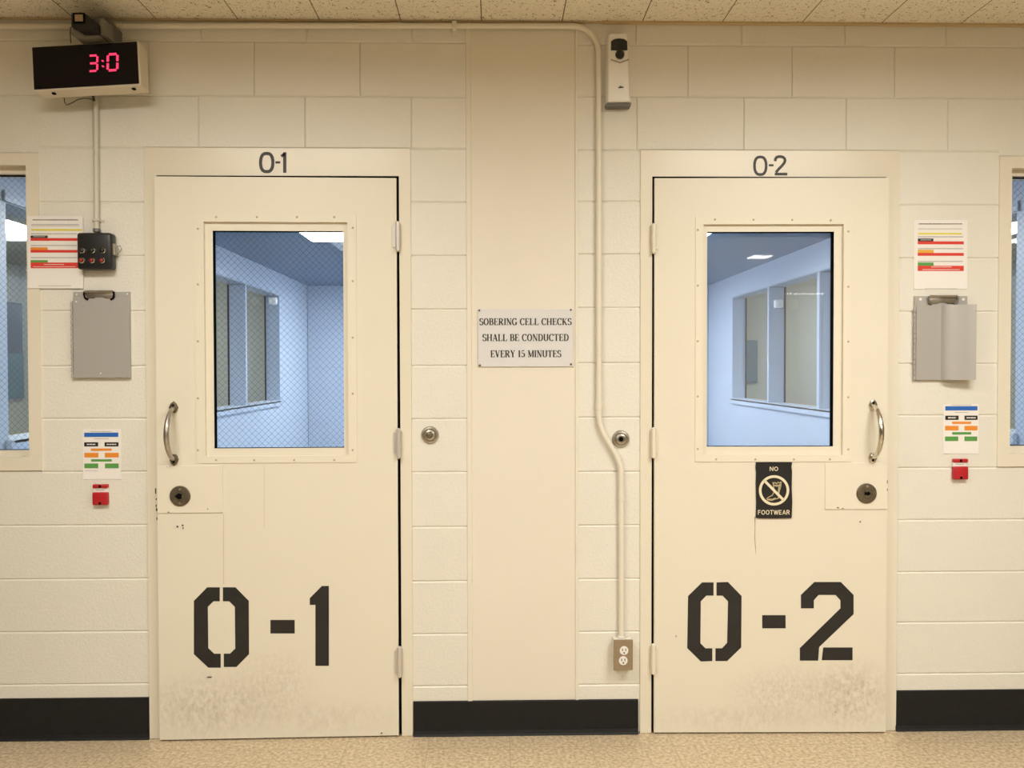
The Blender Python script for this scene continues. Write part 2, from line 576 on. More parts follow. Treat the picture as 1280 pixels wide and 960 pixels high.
# ceiling, floor, wall angle, far corridor
bm = NB(); box(bm, -7, 8, -13, 0.003, CEIL, CEIL+.05)
tag(finish('ceiling', bm, M_CEIL), 'pitted acoustic tile ceiling of the corridor', 'ceiling', kind='structure')
bm = NB(); box(bm, -7, 8, -13, .05, -.05, 0)
tag(finish('floor', bm, M_FLOOR), 'tan speckled tile floor of the corridor', 'floor', kind='structure')
bm = NB()
box(bm, W(752, 40).x, XW1, -.016, -.0005, CEIL-.009, CEIL-.0005, 0, .001)
box(bm, XW0, W(752, 40).x, -.010, -.0005, CEIL-.006, CEIL-.0005, 0, .001)
tag(finish('trim_2', bm, mat('ceiling_angle_paint', (.58, .44, .24), .5)), 'thin ochre edge strip where the wall meets the ceiling', 'trim', kind='structure')
M_FARW = mat('far_wall_paint', (.55, .49, .38), .6)
for nm, a, lab in (('wall_back', (-7, 8, -13.1, -13), 'cream far wall of the corridor behind the viewer'),
                   ('wall_left', (-7.1, -7, -13, 0), 'cream left end wall of the corridor'),
                   ('wall_right', (8, 8.1, -13, 0), 'cream right end wall of the corridor')):
    bm = NB(); box(bm, *a, 0, CEIL)
    tag(finish(nm, bm, M_FARW), lab, 'wall', kind='structure')

# black cove baseboards: a thin sheet with a small toe
def baseboard(nm, x0, x1, zt, lab):
    bm = NB()
    prof = [(-.0005, zt), (-.004, zt-.001), (-.0055, zt-.004), (-.006, .020), (-.010, .008), (-.016, .0012), (-.0005, .0012)]
    a = [bm.verts.new((x0, y, z)) for y, z in prof]
    b = [bm.verts.new((x1, y, z)) for y, z in prof]
    n = len(prof)
    for i in range(n): bm.faces.new((a[i], a[(i+1) % n], b[(i+1) % n], b[i]))
    bm.faces.new(a); bm.faces.new(b[::-1])
    tag(finish(nm, bm, M_BASE), lab, 'baseboard', kind='structure')
baseboard('baseboard_left', XW0, W(187.5, 895).x, W(100, 872).z, 'black rubber baseboard left of door O-1')
baseboard('baseboard_middle', W(517, 895).x, W(797.5, 895).x, W(650, 875).z, 'black rubber baseboard between the two doors')
baseboard('baseboard_right', W(1118.5, 885).x, XW1, W(1200, 862).z, 'black rubber baseboard right of door O-2')

# ------------------------------------------------------------------ lettering
def header_number(parent, glyphs, Y, mtl):
    for nm, strokes in glyphs:
        bm = NB()
        for pts, wd in strokes:
            q = [(W(x, y, Y).x, W(x, y, Y).z) for x, y in pts]
            ribbon(bm, q, wd/327, Y)
        finish(nm, bm, mtl, parent)
def oval(cx, cy, rx, ry, n=24, sq=.72):
    out = []
    for k in range(n+1):
        a = 2*math.pi*k/n
        c, s = math.cos(a), math.sin(a)
        out.append((cx+rx*math.copysign(abs(c)**sq, c), cy+ry*math.copysign(abs(s)**.9, s)))
    return out
FY = -.006                                     # face of the door frames
def door_frame(nm, FO, ox0, ox1, ozt, lab):
    bm = NB()
    pts = [(FO[0], .001), (FO[0], FO[3]), (FO[1], FO[3]), (FO[1], .001), (ox1, .001), (ox1, ozt), (ox0, ozt), (ox0, .001)]
    prism(bm, pts, FY, TW+.004, 0, .0015)
    st = .016
    pts = [(ox0, .001), (ox0, ozt), (ox1, ozt), (ox1, .001), (ox1-st, .001), (ox1-st, ozt-st), (ox0+st, ozt-st), (ox0+st, .001)]
    prism(bm, pts, .050, TW, 0)
    return tag(finish(nm, bm, M_FRAME, origin=((ox0+ox1)/2, FY, 0)), lab, 'door frame', kind='structure')

a1 = L1(196, 560); b1 = L1(345, 221.5); c1 = L1(345, 922.3)
LEAF1 = (a1.x, -.005, .007, b1.z)
a2 = L2(1109.3, 560); b2_ = L2(965, 222.5)
LEAF2 = (.004, a2.x, .007, b2_.z)
fr1 = door_frame('trim_3', FO1, HX1+LEAF1[0]*math.cos(TH1)-.003, HX1+.0060, LEAF1[3]+.0105, 'cream steel door frame marked O-1 around the left door')
fr2 = door_frame('trim_4', FO2, HX2-.0055, HX2+LEAF2[1]*math.cos(TH2)+.003, LEAF2[3]+.0095, 'cream steel door frame marked O-2 around the right door')
bm = NB()  # black strips stand in for the shade in the gaps round both leaves
box(bm, HX1-.0045, HX1+.0059, .003, .036, .008, LEAF1[3]+.0104)
box(bm, HX1+LEAF1[0], HX1-.0046, .003, .036, LEAF1[3]+.0008, LEAF1[3]+.0104)
finish('door_seal', bm, M_DARK, fr1)
bm = NB()
box(bm, HX2-.0054, HX2+.0035, .003, .036, .008, LEAF2[3]+.0094)
box(bm, HX2+.0036, HX2+LEAF2[1], .003, .036, LEAF2[3]+.0008, LEAF2[3]+.0094)
finish('door_seal', bm, M_DARK, fr2)
yy = FY-.0004
header_number(fr1, [('painted_zero', [(oval(333.4, 203.2, 7.7, 11.4), 3.9)]), ('painted_dash', [([(344.2, 203), (350.2, 203)], 2.8)]),
                    ('painted_one', [([(355.9, 190.3), (355.9, 216)], 4.0), ([(355.8, 192.2), (351.6, 195.6)], 3.4)])], yy, M_INK2)
two = [(968.9, 201.5), (969.3, 199), (970.5, 196.9), (972.8, 195.8), (975.6, 195.7), (978.6, 196.3), (980.8, 198.3), (981.3, 200.8), (980.2, 203.8), (977.6, 207), (973.6, 211.2), (969.8, 215.6)]
header_number(fr2, [('painted_zero', [(oval(950.4, 207.2, 7.3, 11.0), 3.4)]), ('painted_dash', [([(961, 206.6), (967, 206.6)], 2.6)]),
                    ('painted_two', [(two, 3.4), ([(968.4, 217.6), (984.2, 217.6)], 3.4)])], yy, M_INK2)

# ------------------------------------------------------------------ the doors
def leaf_material(nm, stains):
    return mat(nm, (.79, .735, .61), .34, bump=(35, .12, .003), var=(3, .25, (.755, .695, .565)), stain=stains)
def door(idx, hx, th, L, leaf, glass_px, rec_px, fl_px, screws, lock, lockc, hinge_px, stencils, handle, wired, lab, chips, seams, stains):
    root = thing('door_%d' % idx, lab, 'door', (hx, 0, 0), th, local=True, kind='structure')
    side = -1 if idx == 1 else 1                      # latch side
    def P(x, y, yl=LEAF_Y):
        v = L(x, y, yl); return v.x, v.z
    def R(px, yl=LEAF_Y):
        x0, y0, x1, y1 = px
        return L(x0, (y0+y1)/2, yl).x, L(x1, (y0+y1)/2, yl).x, L((x0+x1)/2, y1, yl).z, L((x0+x1)/2, y0, yl).z
    rec, gla, fl = R(rec_px), R(glass_px), R(fl_px)
    # leaf with the window cut out
    bm = NB()
    ring(bm, leaf, rec, LEAF_Y, .046)
    lf = finish('door_leaf', bm, leaf_material('door_paint_%d' % idx, stains), root)
    # flange, sloping bead, gasket and glass
    bm = NB()
    ring(bm, fl, rec, LEAF_Y-.0028, LEAF_Y+.0003)
    g2 = (gla[0]-.003, gla[1]+.003, gla[2]-.003, gla[3]+.003)
    ring(bm, (rec[0]-.0008, rec[1]+.0008, rec[2]-.0008, rec[3]+.0008), gla, LEAF_Y+.011, LEAF_Y+.0145, 0)
    wf = finish('window_frame', bm, M_FIX, root)
    for x, y in screws:
        sx, sz = P(x, y)
        bm = NB()
        lathe(bm, [(.0042, LEAF_Y-.0028), (.0040, LEAF_Y-.0042), (.0022, LEAF_Y-.0050), (0, LEAF_Y-.0052)], sx, sz, 12)
        finish('screw', bm, M_SCREW, wf, 40)
    bm = NB()
    ring(bm, g2, gla, LEAF_Y+.0146, LEAF_Y+.048, 0)
    finish('gasket', bm, M_DARK, wf)
    bm = NB()
    box(bm, gla[0]-.001, gla[1]+.001, LEAF_Y+.042, LEAF_Y+.047, gla[2]-.001, gla[3]+.001)
    gl = finish('window_glass', bm, M_GLASS if wired else M_GLASS2, root)
    if wired:
        bm = NB()
        wires(bm, gla, LEAF_Y+.0445)
        finish('wire_mesh', bm, M_WIRE, gl)
    # lock plate and cylinder
    lp = R(lock)
    x0, x1 = (leaf[0]+.001, lp[1]) if idx == 1 else (lp[0], leaf[1]-.001)
    bm = NB()
    box(bm, x0, x1, LEAF_Y-.0040, LEAF_Y+.0002, lp[2], lp[3], 0, .0008, 1)
    pl = finish('lock_plate', bm, M_FIX, root)
    cx, cz = P(*lockc)
    y0 = LEAF_Y-.0040
    bm = NB()
    lathe(bm, [(.0385, y0), (.0385, y0-.003), (.036, y0-.0055), (.020, y0-.0065), (.0190, y0-.0050), (.017, y0-.0050), (.0165, y0-.0065), (.0, y0-.0068)], cx, cz, 36)
    ly = finish('lock_cylinder', bm, M_BRONZE, root, 35)
    bm = NB()
    if idx == 1: kp = [(-.018, 0), (-.004, .012), (.010, .006), (.006, -.002), (.010, -.008), (-.004, -.012)]
    else: kp = [(-.010, .010), (-.004, .004), (.006, .008), (.014, 0), (.004, -.008), (-.004, -.004), (-.010, -.008)]
    prism(bm, [(cx+a, cz+b) for a, b in kp], y0-.0078, y0-.006)
    finish('keyhole', bm, M_DARK, ly)
    for dz in ((.026, -.026) if idx == 1 else (.028,)):
        bm = NB()
        lathe(bm, [(.005, y0-.005), (.0045, y0-.008), (0, y0-.0085)], cx+.001, cz+dz, 12)
        finish('screw', bm, M_STEEL, ly, 40)
    # pull handle: two leaf shaped feet and a bowed grip
    hx_, ht, hb = handle
    tx, tz = P(hx_, ht)
    bx_, bz = P(hx_, hb)
    bm = NB()
    path = []
    rad = []
    n = 20
    for k in range(n+1):
        t = k/n
        prof = math.sin(math.pi*t)
        out = .072*min(1, prof**.55)
        path.append((tx, LEAF_Y-.006-out, tz+.004+(bz-tz-.008)*t))
        rad.append(.0080+.0022*math.sin(math.pi*t))
    tube(bm, path, rad, 14)
    hd = finish('handle', bm, M_CHROME if idx == 2 else M_STEEL, root, 60)
    for s, cz_ in ((1, tz), (-1, bz)):
        bm = NB()
        shape = [(0, .026), (.011, .016), (.0165, .002), (.012, -.012), (.006, -.018), (-.006, -.018), (-.012, -.012), (-.0165, .002), (-.011, .016)]
        prism(bm, [(tx+a, cz_+s*(b+.004)) for a, b in shape], LEAF_Y-.0075, LEAF_Y, 0, .0025)
        ft = finish('handle_foot', bm, M_CHROME if idx == 2 else M_BRONZE, hd, 40)
        bm = NB()
        lathe(bm, [(.0052, LEAF_Y-.0072), (.0045, LEAF_Y-.0092), (0, LEAF_Y-.0088)], tx, cz_+s*.014, 12)
        finish('screw', bm, M_DARK, hd, 40)
    # hinges: knuckle barrel with leaves and finials
    for ha, hb2 in hinge_px:
        za, zb_ = L((498, 816)[idx-1], hb2).z, L((498, 816)[idx-1], ha).z
        yb = LEAF_Y-.009
        bm = NB()
        tube(bm, [(0, yb, za+(zb_-za)*t) for t in (0, .03, .031, .36, .361, .64, .641, .97, 1)],
             [.004, .0075, .0085, .0085, .0092, .0092, .0085, .0085, .004], 14)
        box(bm, *((-.019, -.002) if idx == 1 else (.002, .017)), yb+.004, LEAF_Y+.003, za+.018, zb_-.018)
        box(bm, *((.002, .010) if idx == 1 else (-.010, -.002)), yb+.004, LEAF_Y+.004, za+.010, zb_-.010)
        finish('hinge', bm, M_HINGE if idx == 1 else M_FIX, root, 40)
    # stencilled digits
    for nm, polys in stencils:
        bm = NB()
        for q in polys:
            prism(bm, [P(x, y) for x, y in q], LEAF_Y-.0006, LEAF_Y-.0001)
        finish(nm, bm, M_INK, root)
    # paint chips and seams on the leaf
    bm = NB()
    rnd = random.Random(idx)
    for x, y, w_, h_ in chips:
        px_, pz_ = P(x, y)
        pts = [(px_+w_/654*math.cos(a)*rnd.uniform(.6, 1.2), pz_+h_/654*math.sin(a)*rnd.uniform(.6, 1.2)) for a in [k*math.pi/4 for k in range(8)]]
        prism(bm, pts, LEAF_Y-.0045, LEAF_Y-.0001)
    finish('paint_chips', bm, M_CHIP, root)
    if seams:
        bm = NB()
        for x, ya, yb2, wd in seams:
            ribbon(bm, [P(x, ya), P(x, (ya+yb2)/2), P(x, yb2)], wd, LEAF_Y-.0004)
        finish('paint_seam', bm, mat('seam_paint_%d' % idx, (.66, .53, .34), .5), root)
    return root
def wires(bm, r, y, pitch=.0178, rad=.00042):
    "diamond wire net: two families of diagonals clipped to the pane"
    x0, x1, z0, z1 = r
    for s in (1, -1):
        k = -400
        for k in range(-400, 400):
            c = k*pitch*math.sqrt(2)*.98
            # z - zm = s*(x - xm) + c
            xm, zm = (x0+x1)/2, (z0+z1)/2
            pts = []
            a, b = x0, x1
            za, zb_ = zm+s*(a-xm)+c, zm+s*(b-xm)+c
            t0, t1 = 0.0, 1.0
            dz = zb_-za
            for lim, sign in ((z0, 1), (z1, -1)):
                fa, fb = sign*(za-lim), sign*(zb_-lim)
                if fa < 0 and fb < 0: t0, t1 = 1, 0; break
                if fa < 0: t0 = max(t0, fa/(fa-fb))
                elif fb < 0: t1 = min(t1, fa/(fa-fb))
            if t1-t0 < .01: continue
            pa = Vector((a+(b-a)*t0, y, za+dz*t0)); pb = Vector((a+(b-a)*t1, y, za+dz*t1))
            n = Vector((-(pb-pa).z, 0, (pb-pa).x)).normalized()*rad
            d = Vector((0, rad, 0))
            q = [bm.verts.new(v) for v in (pa+n, pa-d, pa-n, pb+n, pb-d, pb-n)]
            bm.faces.new((q[0], q[1], q[4], q[3])); bm.faces.new((q[1], q[2], q[5], q[4])); bm.faces.new((q[0], q[3], q[5], q[2]))
M_HINGE = mat('worn_hinge', (.66, .62, .58), .35, metal=.4)

def PX(o, s, pts): return [(o[0]+x/s, o[1]+y/s) for x, y in pts]
o7, s7 = (160, 670), 3.5556
Z1 = [PX(o7, s7, [(408, 228), (352, 228), (293, 288), (293, 525), (357, 585), (412, 585), (412, 523), (383, 523), (357, 498), (355, 315), (380, 290), (408, 290)]),
      PX(o7, s7, [(422, 228), (478, 228), (537, 288), (538, 525), (482, 582), (426, 582), (426, 523), (453, 523), (477, 500), (475, 315), (450, 290), (422, 290)])]
D1 = [PX(o7, s7, [(633, 373), (741, 373), (741, 433), (633, 433)])]
N1 = [PX(o7, s7, [(862, 222), (893, 222), (893, 577), (833, 577), (833, 306), (808, 306), (808, 276)])]
o5, s5 = (800, 660), 3.7647
Z2 = [PX(o5, s5, [(346, 256), (292, 256), (226, 320), (222, 565), (286, 628), (340, 626), (340, 566), (308, 566), (284, 542), (286, 345), (312, 318), (346, 318)]),
      PX(o5, s5, [(360, 256), (414, 254), (478, 320), (476, 562), (410, 626), (355, 626), (355, 566), (386, 566), (410, 540), (414, 345), (388, 318), (360, 318)])]
D2 = [PX(o5, s5, [(575, 410), (685, 410), (685, 472), (575, 472)])]
N2 = [PX(o5, s5, [(757, 378), (757, 315), (820, 254), (945, 254), (1005, 315), (1005, 405), (843, 560), (838, 624), (752, 624), (752, 565), (943, 378), (943, 340), (920, 315), (840, 315), (818, 340), (818, 378)]),
      PX(o5, s5, [(862, 562), (1000, 562), (1000, 622), (855, 622)])]
scr1 = [(270.5, 271.5), (321.4, 271.5), (371.5, 271.5), (418, 271.5)] + [(247.7, y) for y in (286, 355.6, 426.6, 497.6, 562.5)] + \
       [(441, y) for y in (285, 351.4, 422, 492, 562.5)] + [(x, 575) for x in (270.5, 318, 368, 418)]
scr2 = [(893.5, 274.5), (941.6, 274.8), (990, 275), (1038, 275.5)] + [(872, y) for y in (287.5, 357, 426.5, 495.6, 561)] + \
       [(1060, y) for y in (289.4, 358.5, 427, 496.4, 561.5)] + [(x, 574) for x in (895, 944, 992, 1037)]
chips1 = [(191.8+3, 614, 1.2, 9), (195.5, 624, 1, 3), (195.5, 632, 1, 4), (196, 637, 1.6, 4), (211, 640, 2.5, 1.5), (222, 658, 2, 2), (228.5, 656.5, 1.6, 1.6), (229, 660, 1.5, 1.5),
          (209, 583.5, 1.2, 1.2), (213, 583.5, 1.2, 1.2), (260, 636, 1.5, 1.5), (196.5, 648, .8, 4), (477, 916, 2.5, 1.2), (262, 846, 7, .6)]
chips2 = [(1108.5, 602, .9, 6), (1108.5, 612, .9, 5), (1047, 634.5, 3, 1.6), (1053, 635.5, 4, .8), (1075, 652, 1.4, 1.4), (845, 795, .9, 1.4), (1044, 890, 1, 1)]
d1 = door(1, HX1, TH1, L1, LEAF1, (265.5, 288, 429, 560.5), (255.8, 277.6, 435, 570), (244.5, 268, 446, 578.4), scr1, (193, 582, 278.7, 641), (225.7, 619.8),
          [(277, 315), (535, 573), (807, 846)], [('stencil_zero', Z1), ('stencil_dash', D1), ('stencil_one', N1)], (217.3, 511.5, 572.5), True,
          'cream steel cell door stencilled O-1 with wired glass window, handle at left', chips1,
          [(279.6, 642, 730, .0022), (330.3, 582, 660, .0014)],
          [((-.72, 0, .13), (.36, .3, .17), 60, DIRT, .62), ((-.48, 0, .2), (.22, .3, .2), 75, DIRT, .4), ((-.3, 0, .08), (.4, .3, .1), 50, DIRT, .3)])
d2 = door(2, HX2, TH2, L2, LEAF2, (884.5, 289, 1043.6, 558.6), (879, 280.4, 1053.7, 568.7), (869, 271, 1064, 577.2), scr2, (1031, 578.5, 1112, 636.5), (1082.4, 616.5),
          [(279.6, 317.6), (534, 572.7), (803.5, 842)], [('stencil_zero', Z2), ('stencil_dash', D2), ('stencil_two', N2)], (1090.6, 508, 570.5), False,
          'cream steel cell door stencilled O-2 with clear window, handle at right', chips2, None,
          [((.76, 0, .15), (.24, .3, .18), 60, DIRT, .8), ((.5, 0, .16), (.28, .3, .15), 75, DIRT, .5), ((.35, 0, .06), (.55, .3, .07), 50, DIRT, .35)])

# ------------------------------------------------------------------ corridor side windows
def side_window(nm, fo, fi, zt_glass, zb_glass, xg, lab, left):
    root = thing(nm, lab, 'window', ((fo[0]+fo[1])/2, 0, fo[2]), kind='structure')
    g = (fi[0]+.003, fi[1]-.003, zb_glass, zt_glass)
    bm = NB()
    ring(bm, fo, fi, FY, TW+.004)
    ring(bm, (fi[0]-.001, fi[1]+.001, fi[2]-.001, fi[3]+.001), (g[0], g[1], g[2]+.000, g[3]), .030, .050, 0, (g[0], g[1], g[2], g[3]))
    finish('window_frame', bm, M_FRAME, root)
    bm = NB()
    ring(bm, (g[0]-.002, g[1]+.002, g[2]-.002, g[3]+.002), (g[0]+.002, g[1]-.002, g[2]+.002, g[3]-.004), .0505, .060)
    finish('gasket', bm, M_DARK, root)
    bm = NB()
    box(bm, g[0]-.001, g[1]+.001, .062, .068, g[2]-.001, g[3]+.001)
    gl = finish('window_glass', bm, M_GLASS, root)
    bm = NB()
    r = (g[1]-.4, g[1], g[2], g[3]) if left else (g[0], g[0]+.4, g[2], g[3])
    wires(bm, r, .065)
    finish('wire_mesh', bm, M_WIRE, gl)
    return root
side_window('window_1', WF1, WI1, W(25, 219, .05).z, W(25, 562.5, .05).z, 0, 'cream framed wired-glass window cut by the left picture edge', True)
side_window('window_2', WF2, WI2, W(1270, 221.5, .05).z, W(1270, 557, .05).z, 0, 'cream framed wired-glass window cut by the right picture edge', False)

# ------------------------------------------------------------------ the two blue cells behind the doors
CELLZ, CELLY = 2.30, 5.70
XL, XR, RV = -2.0, 2.3, .14
HEAD, SILL = 2.09, 1.12
def cell_side_wall(nm, xin, xout, ys, lab):
    "long wall with a row of window lights between the depths ys"
    bm = NB()
    a, b = min(xin, xout), max(xin, xout)
    box(bm, a, b, TW+.006, CELLY, 0, SILL-.02)
    box(bm, a, b, TW+.006, CELLY, HEAD, 2.549)
    box(bm, a, b, TW+.006, ys[0], SILL-.02, HEAD)
    box(bm, a, b, ys[-1], CELLY, SILL-.02, HEAD)
    return tag(finish(nm, bm, M_BLUE), lab, 'wall', kind='structure')
YL = [.28, 1.45, 2.49, 3.53, 4.56]
YR = [.45, 1.60, 2.68, 3.755, 4.80]
def cell_window(nm, xin, s, ys, lab):
    root = thing(nm, lab, 'window', (xin, (ys[0]+ys[-1])/2, SILL), kind='structure')
    xo = xin + s*RV
    bm = NB()
    e = .002
    lo, hi = sorted((xin+s*e, xo))
    for y in ys[1:-1]:
        box(bm, lo, hi, y-.03, y+.03, SILL, HEAD-e)
        l2, h2 = sorted((xin-s*.006, xin+s*.012))
        box(bm, l2, h2, y-.034, y-.010, SILL, HEAD-e)
    finish('mullion', bm, M_BLUE, root)
    bm = NB()
    lo, hi = sorted((xin-s*.022, xo))
    box(bm, lo, hi, ys[0]+e, ys[-1]-e, SILL-.018, SILL, 0, .003)
    lo, hi = sorted((xin-s*.022, xin-s*.001))
    box(bm, lo, hi, ys[0]-.02, ys[-1]+.02, SILL-.05, SILL-.001, 0, .003)
    lo, hi = sorted((xin-s*.010, xin-s*.001))
    box(bm, lo, hi, ys[0]-.02, ys[-1]+.02, HEAD+.004, HEAD+.05, 0, .002)
    finish('window_sill', bm, M_BLUE, root)
    for a, b in zip(ys, ys[1:]):
        bm = NB()
        a2 = a+(.031 if a != ys[0] else .003); b2 = b-(.031 if b != ys[-1] else .003)
        gx = sorted((xo-s*.012, xo-s*.006))
        box(bm, gx[0], gx[1], a2+.008, b2-.008, SILL+.008, HEAD-.010)
        pane = finish('pane', bm, M_GLASS3, root)
        bm = NB()
        for (ya, yb, za, zb_) in ((a2, a2+.010, SILL+.001, HEAD-.003), (b2-.010, b2, SILL+.001, HEAD-.003)):
            gx = sorted((xo-s*.016, xo-s*.004))
            box(bm, gx[0], gx[1], ya, yb, za, zb_)
        finish('pane_seal', bm, M_DARK, pane)
    return root
cell_side_wall('wall_cell_left', XL, XL-RV, YL, 'blue painted left wall of cell O-1 seen through its door window')
cell_side_wall('wall_cell_right', XR, XR+RV, YR, 'blue painted right wall of cell O-2 seen through its door window')
cell_window('window_3', XL, -1, YL, 'blue framed observation window in the left wall of cell O-1')
cell_window('window_4', XR, 1, YR, 'blue framed observation window in the right wall of cell O-2')
def course_wall(nm, x0, x1, y, lab):
    bm = NB()
    n = 12
    for k in range(n):
        za, zb_ = k*.2032, min((k+1)*.2032, CELLZ)
        if za >= CELLZ: break
        xs = [x0]
        x = x0 + (.2032 if k % 2 else .4064)
        while x < x1-.03:
            xs.append(x); x += .4064
        xs.append(x1)
        for a, b in zip(xs, xs[1:]):
            o = [(a, za), (b, za), (b, zb_), (a, zb_)]
            i = .006
            p = [(a+i, za+i), (b-i, za+i), (b-i, zb_-i), (a+i, zb_-i)]
            A = [bm.verts.new((px, y+.003, pz)) for px, pz in o]; B = [bm.verts.new((px, y, pz)) for px, pz in p]
            bm.faces.new(B)
            for q in range(4): bm.faces.new((A[q], A[(q+1) % 4], B[(q+1) % 4], B[q]))
    box(bm, x0, x1, y+.0035, y+.15, 0, CELLZ)
    tag(finish(nm, bm, M_BLUE), lab, 'wall', kind='structure')
course_wall('wall_cell_back', XL+.001, .02, CELLY, 'blue block back wall of cell O-1')
course_wall('wall_cell_back', .22, XR-.001, CELLY, 'blue block back wall of cell O-2')
bm = NB(); box(bm, .021, .219, TW+.006, CELLY+.15, 0, CELLZ)
tag(finish('wall_cell_partition', bm, M_BLUE), 'blue partition wall between the two cells', 'wall', kind='structure')
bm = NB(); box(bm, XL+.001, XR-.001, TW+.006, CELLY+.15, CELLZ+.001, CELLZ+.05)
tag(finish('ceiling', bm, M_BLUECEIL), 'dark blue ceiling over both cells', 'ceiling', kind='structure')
bm = NB(); box(bm, -5.2, 5.6, .051, 6.3, -.05, -.001)
tag(finish('floor', bm, mat('cell_floor_paint', (.14, .17, .20), .5)), 'grey blue floor inside the cells', 'floor', kind='structure')
def cell_light(x0, x1, y0, y1, step, lab, lens=None):
    root = thing('ceiling_light', lab, 'ceiling light', ((x0+x1)/2, (y0+y1)/2, CELLZ), group=None)
    bm = NB()
    box(bm, x0-.012, x1+.012, y0-.012, y1+.012, CELLZ-.022, CELLZ-.0005, 0, .004)
    box(bm, x0+step, x1-step, y1+.012, y1+.45, CELLZ-.045, CELLZ-.0005, 0, .012)
    finish('housing', bm, mat('lamp_housing', (.80, .82, .84), .4), root)
    bm = NB()
    box(bm, x0, x1, y0, y1, CELLZ-.048, CELLZ-.0225, 0, .006)
    finish('diffuser', bm, lens or M_LAMP, root)
cell_light(-1.21, -.62, 1.15, 2.35, .10, 'white ceiling light glowing at the top right of the O-1 door window')
cell_light(.78, 1.36, 1.15, 2.40, .10, 'white ceiling light glowing at the top left of the O-2 door window')
cell_light(-.80, -.20, 4.1, 5.1, .10, 'white ceiling light deeper inside cell O-1 over its back part', M_LAMPB)  # unseen lamps added to brighten the back walls of the cells
cell_light(.40, 1.0, 4.1, 5.1, .10, 'white ceiling light deeper inside cell O-2 over its back part', M_LAMPB)
def corner_box(x, y, z, lab):  # plain white box put in for an unidentified white spot
    root = thing('motion_sensor', lab, 'sensor', (x, y, z))
    bm = NB()
    box(bm, x-.036, x+.036, y-.05, y-.001, z-.036, z+.036, 0, .014, 3)
    finish('housing', bm, mat('sensor_white', (.9, .9, .88), .4), root, 40)
    bm = NB()
    lathe(bm, [(.014, y-.049), (.012, y-.054), (0, y-.057)], x, z-.008, 20)
    finish('lens', bm, M_PAPER, root, 50)
corner_box(XL-.050, YL[-1]-.001, 2.040, 'small white sensor box at the top corner of the O-1 cell window')
corner_box(XR+.065, YR[-2]-.035, 1.945, 'small white sensor box on the mullion of the O-2 cell window')

# rooms beyond the observation windows
for s, x_in, x_out, side in ((-1, XL-RV-.002, -5.2, 'left'), (1, XR+RV+.002, 5.6, 'right')):
    a, b = sorted((x_in, x_out))
    bm = NB()
    box(bm, a, b, 6.0, 6.12, 0, 2.55)
    if s < 0: box(bm, -5.32, -5.2, .21, 6.12, 0, 2.55)
    else: box(bm, 5.6, 5.72, .21, 6.12, 0, 2.55)
    tag(finish('wall_side_room_'+side, bm, M_BEIGE), 'beige wall of the room beyond the %s cell window' % side, 'wall', kind='structure')
    bm = NB(); box(bm, a, b, TW+.01, 6.12, 2.551, 2.6)
    tag(finish('ceiling', bm, M_BEIGE), 'beige ceiling of the room beyond the %s cell window' % side, 'ceiling', kind='structure')
bm = NB()
box(bm, -5.198, -5.15, 2.6, 5.98, 1.10, 1.58, 0, .004)
box(bm, -5.198, -5.16, 2.6, 5.98, 1.581, 2.13, 1, .004)
tag(finish('wall_board', bm, [M_TEAL, M_TEAL2], origin=(-5.17, 4.3, 1.1)), 'two-tone teal board on the far wall seen through the left edge window', 'board')
bm = NB()
box(bm, 2.78, 2.92, 5.96, 5.999, 1.25, 1.72, 0, .006)
tag(finish('wall_board', bm, M_TEAL, origin=(2.85, 5.98, 1.25)), 'small grey blue panel seen through the far pane behind door O-2', 'board')
def strip_light(x0, x1, y0, y1, z, lab):
    root = thing('strip_light', lab, 'ceiling light', ((x0+x1)/2, (y0+y1)/2, z))
    bm = NB(); box(bm, x0, x1, y0, y1, z+.03, z+.075, 0, .004)
    finish('housing', bm, M_WHITE, root)
    bm = NB(); box(bm, x0+.02, x1-.02, y0+.02, y1-.02, z, z+.029, 0, .006)
    finish('diffuser', bm, M_LAMP2, root)
strip_light(-3.86, -3.56, 2.95, 5.2, 2.475, 'white strip light seen through the window at the left picture edge')
strip_light(3.86, 4.16, 2.95, 5.2, 2.475, 'white strip light seen through the window at the right picture edge')

# ------------------------------------------------------------------ lettering engine
def mod(pts, T, t):
    out = []
    n = len(pts)
    for i in range(n):
        a, b = Vector(pts[max(i-1, 0)]), Vector(pts[min(i+1, n-1)])
        d = (b-a).normalized() if (b-a).length else Vector((0, 1))
        out.append(t+(T-t)*abs(d.y)**1.3)
    return out
T_, t_ = .19, .075
def V_(x, lo=0, hi=1, s=(1, 1), wd=T_):
    out = [([(x, lo), (x, hi)], wd)]
    if s[0]: out.append(([(x-.13, lo+t_/2), (x+.13, lo+t_/2)], t_))
    if s[1]: out.append(([(x-.13, hi-t_/2), (x+.13, hi-t_/2)], t_))
    return out
def A_(*a): return arc(*a)
def C_(pts): return [(pts, mod(pts, T_, t_))]
def H_(x0, x1, z): return [([(x0, z), (x1, z)], t_)]
def tick(x, z0, z1): return [([(x, z0), (x, z1)], t_)]
